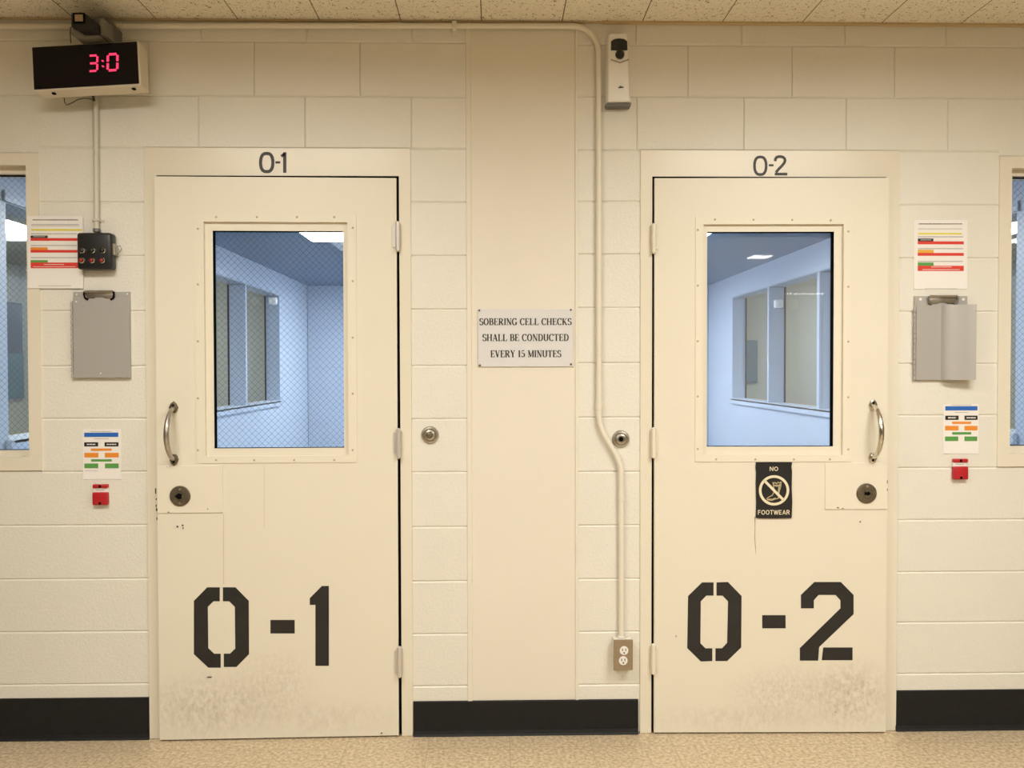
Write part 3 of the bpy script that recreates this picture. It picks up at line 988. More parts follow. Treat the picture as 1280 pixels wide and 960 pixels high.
SER = {
 'I': (V_(.15), .30), 'H': (V_(.15)+V_(.63)+H_(.15, .63, .5), .78),
 'L': (V_(.15)+H_(.15, .58, t_/2)+tick(.58, 0, .28), .62),
 'E': (V_(.15)+H_(.15, .56, t_/2)+H_(.15, .54, 1-t_/2)+H_(.15, .42, .52)+tick(.57, 0, .26)+tick(.54, .76, 1)+tick(.42, .42, .62), .62),
 'T': (V_(.33, s=(1, 0))+H_(.03, .63, 1-t_/2)+tick(.04, .74, 1)+tick(.62, .74, 1), .66),
 'N': (V_(.14, wd=t_)+[([(.12, 1), (.62, .02)], T_)]+V_(.62, s=(0, 1), wd=t_), .74),
 'M': (V_(.14, wd=t_)+[([(.13, 1), (.43, .05)], T_), ([(.43, .05), (.74, 1)], t_)]+V_(.76), .90),
 'K': (V_(.15)+[([(.22, .42), (.56, 1)], t_), ([(.30, .56), (.62, 0)], T_)]+H_(.46, .70, 1-t_/2)+H_(.50, .74, t_/2), .74),
 'V': ([([(.10, 1), (.36, 0)], T_), ([(.36, 0), (.60, 1)], t_)]+H_(0, .24, 1-t_/2)+H_(.48, .70, 1-t_/2), .70),
 'Y': ([([(.10, 1), (.35, .48)], T_), ([(.35, .48), (.58, 1)], t_)]+V_(.35, 0, .5, (1, 0))+H_(0, .24, 1-t_/2)+H_(.47, .68, 1-t_/2), .68),
 'A': ([([(.08, 0), (.34, 1)], t_), ([(.34, 1), (.60, 0)], T_)]+H_(.17, .48, .34)+H_(0, .20, t_/2)+H_(.46, .74, t_/2), .72),
 'U': (C_([(.15, 1), (.15, .3)]+A_(.375, .28, .225, .25, 180, 360, 10)+[(.60, .3), (.60, 1)])+H_(.02, .28, 1-t_/2)+H_(.48, .72, 1-t_/2), .74),
 'O': (C_(A_(.36, .5, .28, .48, 90, 450, 24)), .72),
 'C': (C_(A_(.38, .5, .30, .48, 40, 320, 20))+tick(.61, .70, 1), .68),
 'G': (C_(A_(.38, .5, .30, .48, 40, 310, 20))+tick(.61, .70, 1)+V_(.60, .05, .45, (0, 1)), .74),
 'D': (V_(.15)+C_([(.15, .975), (.30, .975)]+A_(.32, .5, .30, .475, 90, -90, 14)+[(.15, .025)]), .70),
 'B': (V_(.15)+C_([(.15, .975)]+A_(.32, .755, .20, .22, 90, -90, 10)+[(.15, .535)])+C_([(.15, .535)]+A_(.34, .28, .23, .255, 90, -90, 10)+[(.15, .025)]), .64),
 'R': (V_(.15)+C_([(.15, .975)]+A_(.33, .74, .21, .235, 90, -90, 10)+[(.15, .505)])+[([(.34, .50), (.60, .02)], T_)]+H_(.52, .74, t_/2), .72),
 'S': (C_(A_(.29, .745, .20, .235, 30, 240, 12)+A_(.29, .265, .22, .245, 70, -150, 14))+tick(.47, .72, .98)+tick(.07, .02, .28), .56),
 '1': (V_(.22, s=(1, 0))+[([(.08, .86), (.22, .99)], t_)], .44),
 '5': ([([(.14, .96), (.46, .96)], .12), ([(.14, .96), (.10, .55)], t_)]+C_([(.10, .56)]+A_(.24, .32, .22, .28, 80, -150, 12)), .54),
 ' ': ([], .30)}
U_ = .145
SAN = {
 'N': ([([(.1, 0), (.1, 1)], U_), ([(.1, 1), (.62, 0)], U_), ([(.62, 0), (.62, 1)], U_)], .76),
 'O': ([(arc(.38, .5, .30, .43, 90, 450, 22), U_)], .78),
 'F': ([([(.1, 0), (.1, 1)], U_), ([(.1, .92), (.55, .92)], U_), ([(.1, .52), (.48, .52)], U_)], .60),
 'E': ([([(.1, 0), (.1, 1)], U_), ([(.1, .92), (.55, .92)], U_), ([(.1, .5), (.48, .5)], U_), ([(.1, .08), (.56, .08)], U_)], .64),
 'T': ([([(.30, 0), (.30, 1)], U_), ([(0, .92), (.60, .92)], U_)], .62),
 'W': ([([(.06, 1), (.26, 0)], U_), ([(.26, 0), (.46, .95)], U_), ([(.46, .95), (.66, 0)], U_), ([(.66, 0), (.86, 1)], U_)], .92),
 'A': ([([(.05, 0), (.33, 1)], U_), ([(.33, 1), (.62, 0)], U_), ([(.16, .3), (.50, .3)], U_*.8)], .68),
 'R': ([([(.1, 0), (.1, 1)], U_), ([(.1, .92)] + arc(.36, .71, .2, .21, 90, -90, 8) + [(.1, .5)], U_), ([(.34, .5), (.60, 0)], U_)], .68),
 ' ': ([], .3)}
def text(bm, s, font, x0, x1, z0, z1, y, m=0, gap=.05):
    tot = sum(font[c][1]+gap for c in s)-gap
    k = (x1-x0)/tot
    h = z1-z0
    x = 0
    for c in s:
        for pts, wd in font[c][0]:
            q = [(x0+(x+a)*k, z0+b*h) for a, b in pts]
            sc = (k+h)/2 if not isinstance(wd, list) else None
            ww = [v*(k+h)/2 for v in wd] if isinstance(wd, list) else wd*(k+h)/2
            ribbon(bm, q, ww, y, m)
        x += font[c][1]+gap

# ------------------------------------------------------------------ central engraved sign
r = RW(597.6, 386.4, 716.4, 458.4)
root = thing('wall_sign', 'grey plastic sign about sobering cell checks on the smooth column', 'sign', ((r[0]+r[1])/2, 0, r[2]))
bm = NB(); box(bm, r[0], r[1], -.0040, .0012, r[2], r[3], 0, .0008, 1)
finish('plate', bm, M_PLATE, root)
sx, sz = (r[1]-r[0])/(1200-70), (r[3]-r[2])/(745-60)
def SG(x, y): return r[0]+(x-70)*sx, r[3]-(y-60)*sz
for i, (t, xa, xb, ya, yb) in enumerate((('SOBERING CELL CHECKS', 86, 1180, 170, 250), ('SHALL BE CONDUCTED', 122, 1145, 357, 440), ('EVERY 15 MINUTES', 217, 1056, 550, 632))):
    bm = NB()
    (x0, z1), (x1, z0) = SG(xa, ya), SG(xb, yb)
    text(bm, t, SER, x0, x1, z0, z1, -.0045)
    finish('lettering', bm, M_INK2, root)
for x, y in ((85, 76), (1172, 70), (92, 727), (1173, 717)):
    a, b = SG(x, y)
    bm = NB(); lathe(bm, [(.0042, -.004), (.0038, -.0058), (0, -.0064)], a, b, 14)
    finish('screw', bm, M_BRONZE, root, 40)

# ------------------------------------------------------------------ NO FOOTWEAR sign on door 2
oF, sF = (935, 570), 7.385
def FP(x, y):
    v = L2(oF[0]+x/sF, oF[1]+y/sF, LEAF_Y-.0028)
    c, s = math.cos(TH2), math.sin(TH2)
    return Vector((HX2+v.x*c-v.y*s, v.x*s+v.y*c, v.z))
Lp = lambda x, y: (L2(oF[0]+x/sF, oF[1]+y/sF, LEAF_Y-.0028).x, L2(oF[0]+x/sF, oF[1]+y/sF, LEAF_Y-.0028).z)
ctr = Lp(238, 573)
base = Vector((HX2+ctr[0]*math.cos(TH2), ctr[0]*math.sin(TH2), ctr[1]))
root = thing('footwear_sign', 'black NO FOOTWEAR sign with crossed-out boot on door O-2', 'sign', base, TH2, local=True)
def fp(x, y):
    a = Lp(x, y); return a[0]-ctr[0], a[1]-ctr[1]
yS = LEAF_Y-.0030
bm = NB()
edge = [(74, 58), (405, 58), (400, 100), (405, 140), (402, 300), (407, 420), (402, 560), (398, 573), (220, 576), (95, 574), (72, 570), (76, 430), (72, 250), (75, 150), (70, 110)]
prism(bm, [fp(*p) for p in edge], yS-.0022, yS+.0028)
finish('plate', bm, M_BLACK, root)
M_SIGNINK = mat('cream_sign_ink', (.80, .72, .52), .5)
yT = yS-.0026
bm = NB(); (a, c_), (b, d_) = fp(197, 137), fp(278, 98); text(bm, 'NO', SAN, a, b, c_, d_, yT)
finish('lettering', bm, M_SIGNINK, root)
bm = NB(); (a, c_), (b, d_) = fp(88, 540), fp(384, 497); text(bm, 'FOOTWEAR', SAN, a, b, c_, d_, yT, gap=.08)
finish('lettering', bm, M_SIGNINK, root)
bm = NB()
cx, cz = fp(238, 316)
rr = (fp(366, 316)[0]-fp(110, 316)[0])/2
ribbon(bm, arc(cx, cz, rr, rr, 0, 360, 48)[:-1], rr*.19, yT-.0006, closed=True)
ribbon(bm, [fp(145, 222), fp(328, 408)], rr*.19, yT-.0006)
finish('prohibition_ring', bm, M_SIGNINK, root)
bm = NB()
BW = rr*.065
ribbon(bm, [fp(*p) for p in ((228, 240), (236, 252), (248, 243), (262, 256), (276, 240), (290, 250), (303, 236))], BW, yT)
ribbon(bm, [fp(*p) for p in ((228, 240), (236, 290), (240, 326), (222, 362), (190, 378), (172, 392), (176, 402), (220, 408), (252, 394), (270, 392), (280, 386), (278, 360), (288, 320), (300, 280), (304, 236))], BW, yT)
ribbon(bm, [fp(*p) for p in ((240, 268), (262, 276), (298, 266))], BW*1.6, yT)
ribbon(bm, [fp(*p) for p in ((286, 276), (280, 320), (272, 356))], BW*1.4, yT)
ribbon(bm, [fp(*p) for p in ((186, 396), (224, 398), (250, 386))], BW, yT)
finish('boot_drawing', bm, mat('tan_sign_ink', (.52, .42, .24), .5), root)
# rusty drip under the sign, on the door
bm = NB()
pts = [(943.6, 646), (943.8, 660), (943.4, 672), (944.2, 683), (945, 693)]
ribbon(bm, [(L2(x, y).x, L2(x, y).z) for x, y in pts], [.004, .0025, .003, .003, .001], LEAF_Y-.0003)
finish('drip_stain', bm, M_RUST, d2)

# ------------------------------------------------------------------ main conduit and receptacle
RC = .0105
pc = -.0135
def WP(x, y, Y=pc): return W(x, y, Y)
pts = [Vector((-2.9, pc, W(0, 33, pc).z)), W(40, 32.9, pc), W(300, 32.3, pc), W(560, 32.3, pc), W(716, 32.6, pc)]
a = W(716, 32.6, pc); b = W(748.2, 66, pc)
for k in range(1, 12):
    t = k/12*math.pi/2
    pts.append(Vector((a.x+(b.x-a.x)*math.sin(t), pc, b.z+(a.z-b.z)*math.cos(t))))
pts += [b, W(748.6, 200, pc), W(748.6, 400, pc), W(748.6, 515, pc)]
p0, p3 = W(748.8, 522, pc), W(776.2, 590, pc)
for k in range(0, 15):
    t = k/14
    s = t*t*(3-2*t)
    pts.append(Vector((p0.x+(p3.x-p0.x)*s, pc, p0.z+(p3.z-p0.z)*t)))
pts += [W(776.6, 650, pc), W(776.6, 795, pc)]
root = thing('conduit', 'long cream painted conduit along the ceiling and down to the outlet', 'conduit', W(776, 795, pc))
bm = NB(); tube(bm, pts, RC, 16)
finish('pipe', bm, M_CONDUIT, root, 60)
for (x, y, vert, ln) in ((494, 32.3, 0, 15), (748.6, 507, 1, 10), (776.6, 622, 1, 7), (150, 32.5, 0, 10)):
    bm = NB()
    c = W(x, y, pc); h = ln/654
    q = [c+Vector((0, 0, h)), c-Vector((0, 0, h))] if vert else [c-Vector((h, 0, 0)), c+Vector((h, 0, 0))]
    tube(bm, q, RC+.0022, 16)
    finish('coupling', bm, M_CONDUIT, root, 50)
for (x, y, vert) in ((568, 32.3, 0), (748.6, 507, 2)):
    bm = NB()
    c = W(x, y, pc)
    if vert == 0:
        box(bm, c.x-.009, c.x+.009, -.0265, -.0005, c.z-RC-.003, c.z+RC+.003, 0, .002)
        box(bm, c.x-.009, c.x+.009, -.003, -.0005, c.z-RC-.022, c.z-RC, 0, .001)
    else:
        box(bm, c.x+RC-.002, c.x+RC+.020, -.003, -.0005, c.z-.009, c.z+.009, 0, .001)
    finish('strap', bm, M_CONDUIT, root)

r = RW(767, 799.5, 791, 837.8, -.042)
root = thing('power_outlet', 'brown steel power outlet box at the foot of the conduit', 'outlet', ((r[0]+r[1])/2, 0, r[2]))
bm = NB(); box(bm, r[0]+.002, r[1]-.002, -.040, -.0006, r[2]+.002, r[3]-.002, 0, .003)
finish('box', bm, M_CONDUIT, root)
bm = NB(); box(bm, r[0], r[1], -.0425, -.0395, r[2], r[3], 0, .002)
pl = finish('cover_plate', bm, M_OUTBOX, root)
bm = NB(); c = W(776.4, 796.5, pc); tube(bm, [c+Vector((0, 0, .007)), c, Vector((c.x, pc, r[3]-.001))], [.013, .0155, .0155], 12)
finish('connector', bm, M_WHITE, root, 40)
for x, y in ((780, 813.2), (779, 825.8)):
    c = W(x, y, -.0425)
    bm = NB(); lathe(bm, [(.0168, -.0422), (.0162, -.0448), (0, -.0450)], c.x, c.z, 24)
    rc = finish('receptacle', bm, M_PAPER, root, 40)
    bm = NB()
    box(bm, c.x-.0075, c.x-.0048, -.0455, -.0449, c.z-.001, c.z+.0085)
    finish('slot', bm, M_DARK, rc); bm = NB()
    box(bm, c.x+.0048, c.x+.0075, -.0455, -.0449, c.z-.001, c.z+.0085)
    finish('slot', bm, M_DARK, rc); bm = NB()
    prism(bm, [(c.x+.003*math.cos(t*math.pi/4), c.z-.008+.003*math.sin(t*math.pi/4)) for t in range(8)], -.0455, -.0449)
    finish('ground_hole', bm, M_DARK, rc)

# ------------------------------------------------------------------ dispenser by the ceiling
Yd = -.05
def DP(x, y, Y=Yd): v = W(x, y, Y); return v.x, v.z
ct = DP(773, 128)
root = thing('air_freshener', 'white wall dispenser with black window beside the conduit bend', 'dispenser', (ct[0], 0, ct[1]))
bm = NB()
fr = [DP(761.2, 41.5), DP(784, 40.5), DP(787.6, 126.5), DP(760.2, 127.0)]
bk = [(fr[0][0]-.006, fr[0][1]+.004), (fr[1][0]+.006, fr[1][1]+.004), (fr[2][0]+.007, fr[2][1]-.004), (fr[3][0]-.007, fr[3][1]-.004)]
A = [bm.verts.new((x, Yd+.004*(k < 2), z)) for k, (x, z) in enumerate(fr)]
B = [bm.verts.new((x, -.0008, z)) for x, z in bk]
bm.faces.new(A); bm.faces.new(B[::-1])
for k in range(4): bm.faces.new((A[k], B[k], B[(k+1) % 4], A[(k+1) % 4]))
bm.faces.ensure_lookup_table()
bmesh.ops.bevel(bm, geom=list(bm.faces[0].edges)+[e for e in bm.edges if abs(e.verts[0].co.y-e.verts[1].co.y) > .02], offset=.006, segments=3, affect='EDGES', profile=.5)
finish('housing', bm, mat('dispenser_white', (.92, .90, .87), .35), root, 40)
bm = NB()
win = [DP(763.8, 62.5, Yd-.001), DP(784.3, 62.5, Yd-.001), DP(784.0, 51.5, Yd-.001), DP(780, 48.8, Yd-.001), DP(774, 48.0, Yd-.001), DP(768, 48.8, Yd-.001), DP(764.0, 51.5, Yd-.001)]
prism(bm, win, Yd-.0016, Yd+.005, 0)
finish('window', bm, M_BLACK, root)
c = DP(774.9, 68.2)
bm = NB(); lathe(bm, [(.0172, Yd+.004), (.0165, Yd-.003), (.010, Yd-.006), (0, Yd-.0072)], c[0], c[1], 24)
finish('lens', bm, M_BLACK, root, 40)
bm = NB(); ribbon(bm, [DP(763.6, 74.6), DP(774.8, 78.4), DP(786, 74.4)], .0045, Yd-.0010)
finish('seam', bm, mat('dispenser_seam', (.36, .30, .23), .6), root)
bm = NB()
q = [DP(x, y, Yd-.001) for x, y in ((773, 108.9), (775, 108.2), (775.6, 106.6), (776.6, 108.2), (779.6, 108.6), (779.6, 109.6), (776.4, 109.9), (773.2, 110.2))]
prism(bm, q, Yd-.0012, Yd-.0004)
finish('emblem', bm, M_INK2, root)
bm = NB()  # dark grey slab forming the underside of the dispenser
g = [(bk[3][0]+.003, bk[3][1]-.0105), (bk[2][0]-.003, bk[2][1]-.0105), (bk[2][0]-.001, bk[2][1]+.001), (bk[3][0]+.001, bk[3][1]+.001)]
prism(bm, g, -.042, -.001)
finish('drip_tray', bm, M_GREY, root)

# ------------------------------------------------------------------ wall speakers / key switches beside the doors
def key_switch(x, y, lab, dark):
    c = W(x, y)
    root = thing('key_switch', lab, 'key switch', (c.x, 0, c.z))
    bm = NB(); lathe(bm, [(.0335, -.0005), (.0335, -.004), (.030, -.009), (.0245, -.010), (.0235, -.006), (.0205, -.006), (.0195, -.012), (.0135, -.014), (.0125, -.0105), (0, -.0105)], c.x, c.z, 36)
    sw = finish('bezel', bm, M_STEEL, root, 35)
    bm = NB()
    if dark:
        lathe(bm, [(.0088, -.0100), (.0088, -.0145), (0, -.0150)], c.x, c.z, 20)
        finish('plug', bm, M_DARK, root, 40)
    else:
        lathe(bm, [(.0110, -.0100), (.0105, -.0150), (.006, -.017), (0, -.0172)], c.x-.001, c.z+.001, 20)
        finish('plug', bm, M_BRONZE, root, 40)
key_switch(537.5, 543.6, 'round metal key switch on the wall right of door O-1', False)
key_switch(775.8, 548.6, 'round metal key switch with black centre, beside the conduit offset', True)

# ------------------------------------------------------------------ posters
def poster(nm, lab, cat, sheet_px, bands, greys, org, sc, group=None, Y=-.0012):
    r = RW(*sheet_px, Y)
    root = thing(nm, lab, cat, ((r[0]+r[1])/2, 0, r[2]), group=group)
    bm = NB()
    # slightly wavy sheet
    n = 8
    grid = []
    for i in range(n+1):
        row = []
        for j in range(n+1):
            t, s = i/n, j/n
            yv = Y - .0022*(abs(2*s-1)**4)*(1-t)**9 - .0010*math.sin(5*t)*(s-.5)**2
            row.append(bm.verts.new((r[0]+(r[1]-r[0])*s, yv, r[2]+(r[3]-r[2])*t)))
        grid.append(row)
    for i in range(n):
        for j in range(n):
            bm.faces.new((grid[i][j], grid[i][j+1], grid[i+1][j+1], grid[i+1][j]))
    ext = bmesh.ops.extrude_face_region(bm, geom=list(bm.faces))
    bmesh.ops.translate(bm, verts=[v for v in ext['geom'] if isinstance(v, bmesh.types.BMVert)], vec=(0, .0006, 0))
    finish('sheet', bm, M_PAPER, root, 40)
    def G(x, y):
        v = W(org[0]+x/sc, org[1]+y/sc, Y); return v.x, v.z
    yb = Y-.0006
    for k, lst in bands:
        for (x0, x1, y0, y1) in lst:
            (a, d), (b, c) = G(x0, y0), G(x1, y1)
            bm = NB(); box(bm, a, b, yb, yb+.0004, c, d)
            o = finish('printed_band', bm, BAR[k], root)
            o['label'] = {'orange2': 'amber'}.get(k, k) + ' printed band'
    rnd = random.Random(len(greys)+int(sheet_px[0]))
    for (x0, x1, y, h, col) in greys:
        bm = NB()
        x = x0
        while x < x1:
            l = rnd.uniform(.7, 1.8)*h*1.5
            (a, d), (b, c) = G(x, y-h/2), G(min(x+l, x1), y+h/2)
            rect(bm, a, b, c, d, yb-.0002*(col > 0), col)
            x += l+h*.35
        finish('text_line', bm, [BAR['grey'], BAR['white'], M_DPRINT], root)
    return root
poster('instruction_sheet', 'white sheet of colour-banded instructions partly behind black control box', 'notice', (34.6, 270, 103.8, 360.5),
      
       [('yellow', [(88, 700, 205, 225)]), ('black', [(80, 285, 283, 312)]), ('red', [(80, 700, 313, 346), (80, 700, 455, 488), (80, 700, 606, 675)]),
        ('orange', [(80, 285, 424, 455)]), ('green', [(80, 285, 577, 606)])],
       [(105, 650, 95, 12, 2), (90, 660, 150, 9, 0), (90, 660, 165, 7, 0), (85, 640, 262, 12, 0), (85, 640, 402, 12, 0), (85, 640, 548, 12, 0), (110, 255, 297, 5, 1), (240, 480, 630, 7, 1), (110, 620, 657, 6, 1), (170, 570, 885, 7, 0)],
       (30, 265), 9.6, Y=-.0078)
poster('instruction_sheet', 'white sheet of colour-banded instructions above the bent clipboard', 'notice', (1142.4, 275, 1209.2, 361.5),
       [('yellow', [(120, 645, 203, 222)]), ('black', [(118, 304, 270, 304)]), ('red', [(116, 668, 304, 340), (116, 668, 443, 478), (116, 668, 597, 660)]),
        ('orange2', [(118, 306, 405, 443)]), ('green', [(118, 306, 558, 596)])],
       [(130, 650, 95, 11, 2), (120, 650, 155, 8, 0), (120, 660, 250, 12, 0), (120, 660, 392, 12, 0), (120, 660, 545, 12, 0), (150, 280, 287, 6, 1), (280, 520, 612, 7, 1), (170, 620, 643, 7, 1), (200, 590, 872, 6, 0)],
       (1135, 270), 9.6)
poster('colour_notice', 'small white notice of coloured bars above left red switch', 'notice', (103.8, 536.5, 151.2, 599),
       [('blue', [(90, 462, 95, 140)]), ('black', [(90, 242, 200, 244), (312, 464, 200, 244)]), ('orange', [(163, 390, 268, 292), (92, 245, 315, 364), (315, 466, 315, 364)]),
        ('green', [(165, 390, 385, 409), (92, 243, 431, 482), (316, 466, 431, 482)])],
       [(160, 390, 82, 7, 0), (200, 360, 160, 7, 0), (120, 215, 222, 11, 1), (335, 440, 222, 11, 1), (95, 240, 510, 5, 0)], (95, 530), 8.727)
poster('colour_notice', 'small white notice of coloured bars above right red switch', 'notice', (1179.2, 505.5, 1223.2, 567),
       [('blue', [(650, 907, 178, 211)]), ('black', [(650, 756, 253, 287), (804, 908, 253, 287)]), ('orange', [(705, 857, 301, 319), (649, 755, 335, 371), (804, 907, 335, 371)]),
        ('green', [(705, 857, 385, 404), (648, 753, 420, 456), (803, 905, 420, 456)])],
       [(700, 860, 168, 5, 0), (725, 835, 227, 5, 0), (672, 735, 270, 9, 1), (820, 892, 270, 9, 1)], (1080, 480), 6.4)

# ------------------------------------------------------------------ red switches
def red_switch(px, mid, lab):
    x0, y0, x1, y1 = px
    r = RW(x0, y0, x1, y1, -.016)
    root = thing('alarm_switch', lab, 'alarm switch', ((r[0]+r[1])/2, 0, r[2]))
    zt = W((x0+x1)/2, mid[0], -.016).z; zm = W((x0+x1)/2, mid[1], -.016).z
    bm = NB()
    box(bm, r[0]+.002, r[1]-.002, -.011, -.0006, r[2]+.002, r[3]-.001, 0, .002)
    finish('backplate', bm, M_PAPER, root)
    bm = NB(); box(bm, r[0], r[1], -.017, -.002, zt, r[3], 0, .004, 3)
    finish('cap', bm, M_RED, root, 40)
    bm = NB(); box(bm, r[0], r[1], -.019, -.002, r[2], zm, 0, .004, 3)
    finish('cover', bm, M_RED, root, 40)
    bm = NB()
    lathe(bm, [(.0055, -.018), (.005, -.0195), (0, -.0195)], (r[0]+r[1])/2, r[2]+.007, 14)
    finish('screw', bm, M_DARK, root)
    bm = NB()
    lathe(bm, [(.0055, -.016), (.005, -.0175), (0, -.0175)], (r[0]+r[1])/2, (zt+r[3])/2, 14)
    finish('screw', bm, M_DARK, root)
    bm = NB(); rect(bm, r[0]+.010, r[1]-.014, (zt+zm)/2-.0016, (zt+zm)/2+.0016, -.0114)
    finish('fine_print', bm, BAR['grey'], root)
red_switch((115.4, 605.6, 134.6, 631.4), (610.4, 615.4), 'red and white wall switch under the left colour notice')
red_switch((1191.8, 573.6, 1210.4, 599.4), (578.2, 583.2), 'red and white wall switch under the right colour notice')

# ------------------------------------------------------------------ clipboards
def clip_part(root, cx, zt, wd, Yf, dark):
    bm = NB()
    tube(bm, [(cx-wd/2, Yf-.008, zt), (cx+wd/2, Yf-.008, zt)], .0052, 12)
    prism(bm, [(cx-wd/2, zt), (cx+wd/2, zt), (cx+wd*.44, zt-.026), (cx+wd*.20, zt-.026), (cx+wd*.12, zt-.020), (cx-wd*.12, zt-.020), (cx-wd*.20, zt-.026), (cx-wd*.44, zt-.026)], Yf-.0055, Yf-.003, 0, .0008)
    o = finish('clip', bm, M_STEEL, root, 40)
    for s in (-1, 1):
        bm = NB()
        tube(bm, [(cx+s*wd*.52, Yf-.008, zt), (cx+s*wd*.53, Yf-.009, zt-.012), (cx+s*wd*.50, Yf-.0075, zt-.024), (cx+s*wd*.40, Yf-.006, zt-.030)], .0035, 8)
        finish('clip_spring', bm, M_DARK if dark else M_GREY, o, 50)
r = RW(91.4, 364.6, 161.6, 472.6, -.016)
root = thing('clipboard', 'flat grey metal clipboard below the black control box', 'clipboard', ((r[0]+r[1])/2, 0, r[2]))
bm = NB()
zc = r[3]-.035
prism(bm, [(r[0]-.008, r[2]), (r[1], r[2]), (r[1], r[3]), (r[0], r[3]), (r[0], zc), (r[0]-.008, zc)], -.012, -.0010, 0, .001)
finish('backboard', bm, M_ALU, root)
bm = NB(); box(bm, r[0]+.001, r[1]-.001, -.0165, -.0125, r[2]+.001, r[3]-.020, 0, .001)
finish('cover', bm, M_ALU, root)
bm = NB()
n = 13
for k in range(n):
    z0 = r[2]+(zc-r[2])*k/n; z1 = r[2]+(zc-r[2])*(k+.8)/n
    tube(bm, [(r[0]-.006, -.0135, z0), (r[0]-.006, -.0135, z1)], .0042, 8)
finish('hinge', bm, M_ALU, root, 50)
clip_part(root, W(124.5, 366, -.016).x, W(124.5, 364.5, -.02).z, .105, -.0125, True)
for x, y in ((94.8, 368), (158.5, 367.3), (95.3, 377), (125.7, 466.6)):
    bm = NB(); c = W(x, y, -.017); lathe(bm, [(.0030, -.0168 if y > 372 else -.0122), (.0028, -.0172 if y > 372 else -.0126), (0, -.0173 if y > 372 else -.0127)], c.x, c.z, 10)
    finish('rivet', bm, M_PAPER, root)

r = RW(1143.4, 370, 1209.4, 474.5, -.012)
root = thing('clipboard', 'grey metal clipboard with bent cover below right instruction sheet', 'clipboard', ((r[0]+r[1])/2, 0, r[2]))
bm = NB(); box(bm, r[0], r[1], -.010, -.0010, r[2], r[3], 0, .001)
finish('backboard', bm, M_ALU, root)
bm = NB()
zt2, zb2 = W(1180, 381, -.03).z, r[2]-.001
xm = W(1176.5, 430, -.014).x
xe = W(1220.4, 430, -.05).x
prof = [(r[0]+.006, -.0125), (r[0]+.05, -.0130), (xm-.0005, -.0130), (xm+.0055, -.0225), (xm+.013, -.0300), (xm+.024, -.0355), (xm+.045, -.0400), (xm+.080, -.0440), (xm+.110, -.0475), (xe, -.0500)]
front = [[bm.verts.new((x, y, z)) for x, y in prof] for z in (zb2, zt2)]
back = [[bm.verts.new((x+.0008, y+.0016, z)) for x, y in prof] for z in (zb2, zt2)]
n = len(prof)
for i in range(n-1):
    bm.faces.new((front[0][i], front[0][i+1], front[1][i+1], front[1][i]))
    bm.faces.new((back[0][i], back[1][i], back[1][i+1], back[0][i+1]))
    for k in (0, 1): bm.faces.new((front[k][i], front[k][i+1], back[k][i+1], back[k][i]))
for i in (0, n-1): bm.faces.new((front[0][i], front[1][i], back[1][i], back[0][i]))
finish('cover', bm, M_ALU, root, 50)
bm = NB()
zh0, zh1 = r[2], W(1144, 383, -.014).z
n = 14
for k in range(n):
    z0 = zh0+(zh1-zh0)*k/n; z1 = zh0+(zh1-zh0)*(k+.72)/n
    tube(bm, [(r[0]-.0005, -.0125, z0), (r[0]-.0005, -.0125, z1)], .0052, 8)
finish('hinge', bm, M_ALU, root, 50)
clip_part(root, W(1178.4, 371, -.014).x, W(1178.4, 370.5, -.018).z, .108, -.0105, False)
for x, y in ((1150.6, 374), (1204.2, 374.2)):
    bm = NB(); c = W(x, y, -.0105); lathe(bm, [(.0055, -.0100), (.0055, -.0106), (0, -.0107)], c.x, c.z, 14)
    finish('eyelet', bm, M_PAPER, root)

# ------------------------------------------------------------------ black control box and its conduit
Yb = -.050
r = RW(95.5, 290.5, 138.8, 336.5, Yb)
root = thing('control_box', 'black control box with six push buttons, under the thin vertical conduit', 'control box', ((r[0]+r[1])/2, 0, r[2]))
bm = NB(); box(bm, r[0], r[1], Yb, -.004, r[2], r[3], 0, .010, 3)
finish('enclosure', bm, M_BLACK, root, 40)
for row, yy_ in enumerate((313.2, 325.6)):
    for x in ((102.6, 115.4, 128.4) if row == 0 else (102.0, 115.0, 127.8)):
        c = W(x, yy_, Yb-.004)
        bm = NB(); lathe(bm, [(.0105, Yb+.001), (.0105, Yb-.005), (.0085, Yb-.0075), (.0075, Yb-.006), (.007, Yb-.006)], c.x, c.z, 20)
        bz = finish('button', bm, M_CHROME, root, 35)
        bm = NB(); lathe(bm, [(.0072, Yb-.002), (.0070, Yb-.010), (.005, Yb-.012), (0, Yb-.0125)], c.x-.002, c.z, 20)
        finish('button_cap', bm, M_RED2 if row else M_BLACK, bz, 40)
bm = NB()
c = W(143.5, 311, -.05)
box(bm, r[1]-.001, r[1]+.007, -.040, -.012, c.z-.021, c.z+.021, 0, .002)
finish('latch', bm, M_STEEL, root)
bm = NB()
q = [W(146.5, 308, -.03), W(150, 307, -.02), W(152, 311, -.012), W(149, 316, -.012), W(146, 319, -.02)]
tube(bm, q, .0012, 6)
finish('latch_wire', bm, M_GREY, root, 60)

